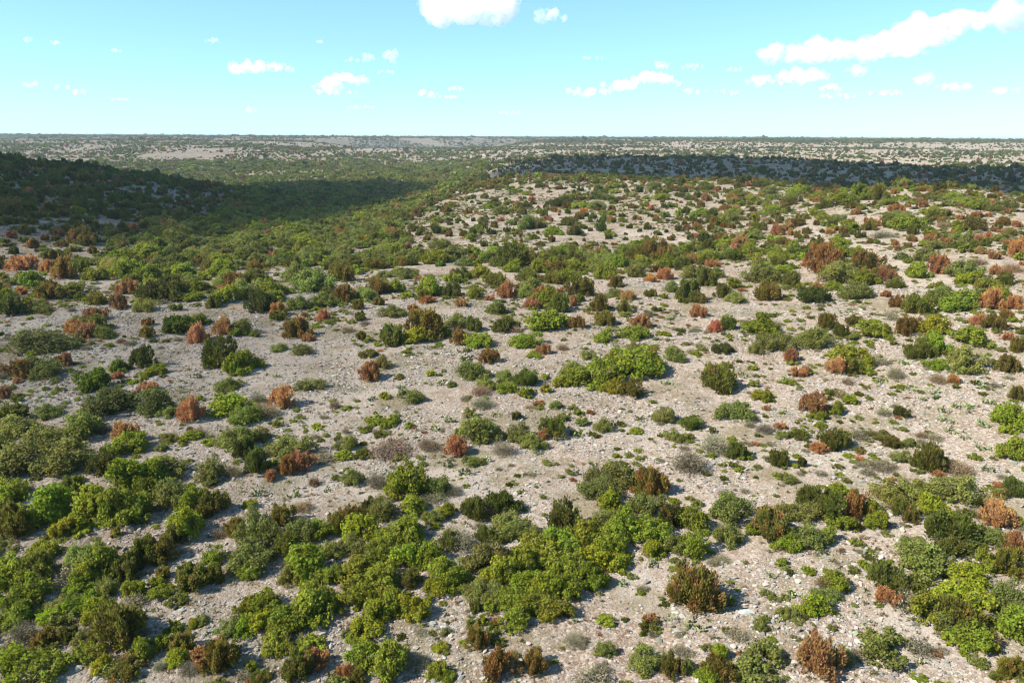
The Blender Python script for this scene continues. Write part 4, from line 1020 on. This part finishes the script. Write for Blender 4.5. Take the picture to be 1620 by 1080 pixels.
# dry bunch grass and low herbs
x, y, r = sector(60000, 20, 220, power=1.2)
nz = fbm(x / 9.0, y / 9.0, 51, 4)
keep = rng.random(len(x)) < smooth(0.35, 0.65, nz) * 0.8 + 0.12
x, y, r = x[keep], y[keep], r[keep]; k = len(x)
s = np.clip(0.17 * np.exp(rng.normal(size=k) * 0.4), 0.07, 0.5)
gcol = np.array([[0.24, 0.175, 0.10], [0.19, 0.165, 0.07], [0.13, 0.145, 0.042], [0.23, 0.145, 0.09]])[rng.choice(4, k, p=[.34, .28, .24, .14])] * rng.uniform(0.75, 1.2, (k, 1))
scatter('bunch_grass', 'dry tan bunch grass scattered over the near slope', 'grass', GRASS, np.stack([x, y, ground_z(x, y) - 0.01], 1), rng.integers(0, 4, k),
        np.stack([np.zeros(k), np.zeros(k), rng.uniform(0, 6.28, k)], 1), np.stack([s, s, s * rng.uniform(0.6, 1.1, k)], 1), gcol)
x, y, r = sector(64000, 22, 340, power=1.0)
nz = fbm(x / 14.0, y / 14.0, 61, 3)
keep = rng.random(len(x)) < smooth(0.3, 0.7, nz)
x, y, r = x[keep], y[keep], r[keep]; k = len(x)
s = np.clip(0.31 * np.exp(rng.normal(size=k) * 0.5), 0.1, 1.05)
hc = np.array([COLOUR['V'], COLOUR['B'], COLOUR['G'], COLOUR['J'], COLOUR['R']])
ci = rng.choice(5, k, p=[.36, .18, .26, .15, .05])
hsrc = CROWN['oak', 'mid'][4:7] + CROWN['brush', 'mid'][4:7] + CROWN['leafy', 'mid'][4:7] + CROWN['juniper', 'mid'][4:7]
hp_ = np.array([0, 3, 6, 9, 9])[ci] + rng.integers(0, 3, k)
scatter('low_undergrowth', 'low grey and green herbs between the shrubs', 'undergrowth', hsrc, np.stack([x, y, ground_z(x, y) - 0.02], 1), hp_,
        np.stack([np.zeros(k), np.zeros(k), rng.uniform(0, 6.28, k)], 1), np.stack([s, s, s * rng.uniform(0.5, 0.9, k)], 1), hc[ci] * rng.uniform(0.8, 1.2, (k, 1)))

# ------------------------------------------------------------------ pale ranch track on the far hillside
def strip(name, pxs, width):
    pts = [hit(*q, rmin=500) for q in pxs]
    pts = np.array([q for q in pts if q is not None])
    t = np.linspace(0, len(pts) - 1, 40)
    P = np.stack([np.interp(t, np.arange(len(pts)), pts[:, i]) for i in (0, 1)], 1)
    d = np.gradient(P, axis=0); d /= np.linalg.norm(d, axis=1, keepdims=True); nn = np.stack([-d[:, 1], d[:, 0]], 1)
    V = []
    for sgn in (-1, -0.33, 0.33, 1):
        q = P + nn * sgn * width / 2 * (1 + 0.3 * (fbm(t[:, None] * 1.7, t[:, None] * 0 + sgn, 9)) - 0.15)
        V.append(np.stack([q[:, 0], q[:, 1], ground_z(q[:, 0], q[:, 1]) + 0.35], 1))
    V = np.array(V); ii = np.arange(V.shape[0] * V.shape[1]).reshape(V.shape[:2])
    f = np.stack([ii[:-1, :-1].ravel(), ii[:-1, 1:].ravel(), ii[1:, 1:].ravel(), ii[1:, :-1].ravel()], 1)
    o = link(bpy.data.objects.new(name, mesh_from(name, V.reshape(-1, 3), f, MAT['track'], smooth_shade=True)))
    o['kind'] = 'structure'; o['label'] = 'pale dirt track across the distant hillside'; o['category'] = 'track'
strip('dirt_track', [(717, 263), (724, 259), (735, 258), (748, 257)], 14)
strip('dirt_track', [(732, 251), (750, 248), (766, 245), (775, 244)], 16)
strip('dirt_clearing', [(372, 280), (385, 279), (398, 279), (410, 280)], 40)

# ------------------------------------------------------------------ clouds
def cloud_material(name, density):
    t = NT(name)
    v = t.n('ShaderNodeVolumePrincipled')
    v.inputs['Color'].default_value = (1, 1, 1, 1)
    v.inputs['Density'].default_value = density
    v.inputs['Anisotropy'].default_value = 0.0
    out = t.n('ShaderNodeOutputMaterial'); t.t.links.new(v.outputs[0], out.inputs['Volume'])
    return t.m
lump = bpy.data.textures.new('cloud lumps', 'CLOUDS'); lump.noise_depth = 4; lump.noise_scale = 1.0
def cloud(name, label, balls, voxel, mat, ruffle, group):
    """balls: (x, y, z, radius) blended into one lumpy closed body"""
    import bmesh
    bm = bmesh.new()
    for bx, by, bz, br in balls:
        bmesh.ops.create_icosphere(bm, subdivisions=2, radius=br, matrix=Matrix.Translation((bx, by, bz)))
    me = bpy.data.meshes.new(name); bm.to_mesh(me); bm.free(); me.materials.append(mat)
    o = link(bpy.data.objects.new(name, me))
    m = o.modifiers.new('blend', 'REMESH'); m.mode = 'VOXEL'; m.voxel_size = voxel
    tx = bpy.data.textures.new(name + ' ruffle', 'CLOUDS'); tx.noise_depth = 5; tx.noise_scale = ruffle * 1.7
    d = o.modifiers.new('ruffle', 'DISPLACE'); d.texture = tx; d.strength = ruffle; d.mid_level = 0.5; d.texture_coords = 'GLOBAL'
    tx = bpy.data.textures.new(name + ' fine ruffle', 'CLOUDS'); tx.noise_depth = 4; tx.noise_scale = ruffle * 0.6
    d = o.modifiers.new('fine ruffle', 'DISPLACE'); d.texture = tx; d.strength = ruffle * 0.4; d.mid_level = 0.5; d.texture_coords = 'GLOBAL'
    o['label'] = label; o['category'] = 'cloud'; o['group'] = group
    return o

CLOUDS = [  # (label, [(x, y, width, height) in the frame ...])
    ('big white cumulus with grey belly cut by the top edge', [(740, 12, 168, 70), (700, 25, 80, 36), (790, 8, 70, 60)]),
    ('small ragged cloud tailing off the big top cumulus', [(862, 24, 46, 28), (892, 30, 18, 16)]),
    ('flat-based white cumulus alone in the left half of sky', [(385, 107, 58, 24), (420, 107, 68, 22), (448, 110, 40, 16)]),
    ('low two-lobed cloud beside the upright little puff', [(556, 96, 24, 13), (582, 92, 26, 16)]),
    ('upright little puff taller than wide, left of centre', [(620, 88, 24, 26), (618, 100, 24, 12)]),
    ('thin streak of cloud under the upright puff', [(606, 115, 44, 8)]),
    ('pale broad cloud below the two-lobed cloud', [(520, 138, 60, 20), (548, 128, 84, 22), (530, 146, 80, 12)]),
    ('small cloud pair left of the picture middle, low down', [(678, 148, 36, 15), (722, 142, 32, 12), (700, 154, 60, 6)]),
    ('long sloping cloud right of centre, low end', [(930, 146, 84, 18), (980, 136, 70, 22), (1030, 126, 76, 26), (1060, 132, 40, 16)]),
    ('small bright cap above the long sloping cloud', [(1044, 104, 38, 17)]),
    ('small cloud right of the bright cap', [(1096, 107, 40, 15)]),
    ('largest long white cloud bank rising to the upper right', [(1235, 88, 80, 36), (1290, 80, 100, 42), (1350, 82, 120, 36), (1410, 70, 120, 40), (1460, 52, 120, 50), (1520, 36, 110, 36), (1400, 84, 160, 22)]),
    ('rounded white cloud cut by the right edge', [(1600, 22, 80, 52)]),
    ('flat cloud just below the largest cloud bank', [(1210, 130, 70, 22), (1260, 122, 90, 26), (1290, 120, 50, 22)]),
    ('wispy tuft right of the flat cloud', [(1358, 112, 48, 20)]),
    ('faint small cloud left of the flat cloud', [(1165, 111, 36, 11)]),
    ('small low puff left of the flat cloud base', [(1098, 145, 50, 13)]),
    ('low thin puff under the flat cloud', [(1150, 146, 48, 11)]),
    ('layered low cloud under the wispy tuft', [(1315, 140, 44, 14), (1325, 152, 70, 12)]),
    ('compact rounded cloud alone near the right side', [(1466, 124, 46, 23)]),
    ('broad thin low cloud below the compact rounded cloud', [(1510, 138, 70, 14), (1400, 147, 60, 10)]),
    ('faint low cloud at the right edge', [(1590, 145, 66, 14)]),
    ('faint double cloud low at the left', [(98, 139, 24, 12), (128, 146, 34, 12)]),
    ('tiny cloud at the left edge above the double cloud', [(50, 134, 30, 12)]),
    ('tiny upper left wisp', [(45, 63, 14, 10)]),
    ('tiny flat wisp right of the upper left wisp', [(87, 68, 16, 6)]),
    ('small flat cloud above the lone left cumulus', [(338, 65, 30, 10)]),
    ('small thin cloud left of the lone left cumulus', [(180, 81, 24, 7)]),
    ('thin low dash of cloud right of the double cloud', [(188, 157, 32, 5)]),
    ('tiny puff low above the left horizon', [(397, 175, 18, 13)]),
    ('thin pale cloud low above the horizon, left of centre', [(570, 170, 52, 9)]),
    ('tiny flat cloud right of centre', [(938, 92, 34, 5)]),
    ('faint bar of cloud low above the horizon right of middle', [(808, 178, 40, 6)]),
    ('tiny wisp right of the thin streak', [(503, 67, 14, 6)]),
]
def wispy_material(name, density, grain):
    t = NT(name)
    co = t.n('ShaderNodeTexCoord')
    no = t.n('ShaderNodeTexNoise', {'Vector': (co, 3), 'Scale': 1.0 / grain, 'Detail': 5.0, 'Roughness': 0.6})
    f = t.math('MULTIPLY', t.ramp((no, 0), 0.38, 0.66), density)
    v = t.n('ShaderNodeVolumePrincipled', {'Color': (1, 1, 1, 1), 'Density': f, 'Anisotropy': 0.0})
    out = t.n('ShaderNodeOutputMaterial'); t.t.links.new(v.outputs[0], out.inputs['Volume'])
    return t.m
crng = np.random.default_rng(55)
for lb, blobs in CLOUDS:
    cx = np.mean([b[0] for b in blobs]); cyy = np.mean([b[1] for b in blobs])
    dx, dy, dz = px_dir(cx, cyy); el = math.atan2(dz, math.hypot(dx, dy))
    dist = min(900.0 / math.tan(max(el, 0.02)), 17000.0)
    mpp = dist / FPX
    balls = []
    for bx, by, bw, bh in blobs:
        for j in range(max(6, int(16 * min(bw / 60.0, 2)))):
            u = crng.uniform(-0.5, 0.5); v = crng.uniform(-0.35, 0.5) * math.sqrt(max(1 - (2 * u) ** 2, 0.05))
            rr = bh * crng.uniform(0.2, 0.36) * (1 - 0.8 * abs(u)) * (1.0 - 0.3 * max(v, 0))
            qx, qy, qz = px_dir(bx + u * bw * 0.82, by - v * bh * 0.62)
            dd = dist * (1 + crng.uniform(-0.5, 0.5) * bw / FPX * 0.9)
            f = dd / math.hypot(qx, qy)
            balls.append((qx * f, qy * f, CAM_Z + qz * f, max(rr, 2.2) * dd / FPX))
    hmean = np.mean([b[3] for b in balls])
    small = sum(b[2] for b in blobs) < 70
    white = wispy_material('cloud vapour', (0.34 if small else 0.62) / hmean, hmean * 1.5)
    cloud('cloud', lb, [(*q[:3], q[3] * 1.15) for q in balls], max(hmean * 0.15, 6.0), white, hmean * 1.2, 'fair-weather clouds in the blue sky')

# clouds overhead to the left, out of the frame, that throw the two dark shadows
shade_mat = cloud_material('thick cloud vapour', 0.042)
veil_mat = cloud_material('cloud vapour', 0.027)
thin_mat = cloud_material('thin cloud vapour', 0.0075)
def shade_cloud(label, outline, alt, thick, mat=shade_mat):
    P = np.array(outline, float)
    lo, hi = P.min(0), P.max(0); balls = []
    g = np.random.default_rng(8)
    seg = np.stack([P, np.roll(P, -1, 0)], 1)
    def edge(q):
        a = seg[:, 0]; d = seg[:, 1] - a
        t = np.clip(((q - a) * d).sum(1) / (d * d).sum(1), 0, 1)
        return np.hypot(*(a + d * t[:, None] - q).T).min()
    tries = 0
    while len(balls) < 330 and tries < 20000:
        tries += 1
        q = g.uniform(lo, hi)
        if not in_poly(outline, q[:1], q[1:])[0]:
            continue
        e = edge(q)
        if e < 7:
            continue
        br = min(e, thick)
        z = ground_z(q[0], q[1]) + 0.0
        f = (alt - z) / SUN_DIR[2]
        s3 = np.array([q[0], q[1], z]) + SUN_DIR * f
        balls.append((s3[0], s3[1], s3[2], br))
    return cloud('cloud', label, balls, 5.0 if mat is thin_mat else 9.0, mat, 8.0, 'clouds overhead out of view')
def world_pt(px, r):
    dx, dy, dz = px_dir(px, 260); h = math.hypot(dx, dy)
    return (r * dx / h, r * dy / h)
def gp(px, py, rmin=60):
    q = hit(px, py, rmin)
    return (q[0], q[1])
shade_cloud('thick cloud overhead that shades the left hill and valley',
            [gp(-250, 402), gp(0, 402), gp(110, 396), gp(190, 392), gp(250, 366), gp(330, 352), gp(430, 352), gp(520, 342), gp(600, 322), gp(660, 306), gp(695, 301),
             gp(640, 291), gp(540, 289), gp(450, 287), world_pt(400, 620), world_pt(300, 560), world_pt(180, 520), world_pt(60, 500), world_pt(-260, 520)], 700, 45)
shade_cloud('thick cloud overhead that shades the ridge behind the middle hill',
            [world_pt(760, 470), world_pt(820, 430), world_pt(950, 400), world_pt(1100, 372), world_pt(1300, 350), world_pt(1480, 315), world_pt(1640, 290), world_pt(1850, 300),
             world_pt(1850, 840), world_pt(1640, 800), world_pt(1500, 800), world_pt(1330, 810), world_pt(1180, 840), world_pt(1000, 830), world_pt(900, 790), world_pt(830, 740), world_pt(790, 600)], 760, 45, veil_mat)

shade_cloud('thin cloud overhead that dims the near left slope',
            [gp(-120, 468, 20), gp(120, 474, 20), gp(330, 482, 20), gp(480, 520, 20), gp(500, 580, 20), gp(430, 640, 20), gp(280, 680, 20), gp(60, 690, 20), gp(-150, 640, 20)], 620, 40, thin_mat)

# ------------------------------------------------------------------ air
def haze_box():
    import bmesh
    bm = bmesh.new()
    z0 = float(ZG.min()) - 1.5; z1 = max(CAM_Z, float(ZG.max()) + 9.0) + 3.0
    bmesh.ops.create_cube(bm, size=1.0)
    for v in bm.verts:
        v.co = (v.co.x * 43000, v.co.y * 43000, z0 if v.co.z < 0 else z1)
    me = bpy.data.meshes.new('haze'); bm.to_mesh(me); bm.free()
    t = NT('thin air')
    vol = t.n('ShaderNodeVolumePrincipled')
    vol.inputs['Color'].default_value = (0.62, 0.78, 0.95, 1)
    vol.inputs['Density'].default_value = 0.000085
    out = t.n('ShaderNodeOutputMaterial'); t.t.links.new(vol.outputs[0], out.inputs['Volume'])
    me.materials.append(t.m)
    o = link(bpy.data.objects.new('haze', me)); o['kind'] = 'stuff'; o['label'] = 'thin bluish haze over the far hills'; o['category'] = 'haze'
haze_box()
print('things', len(plants), count, 'mass', len(mass))
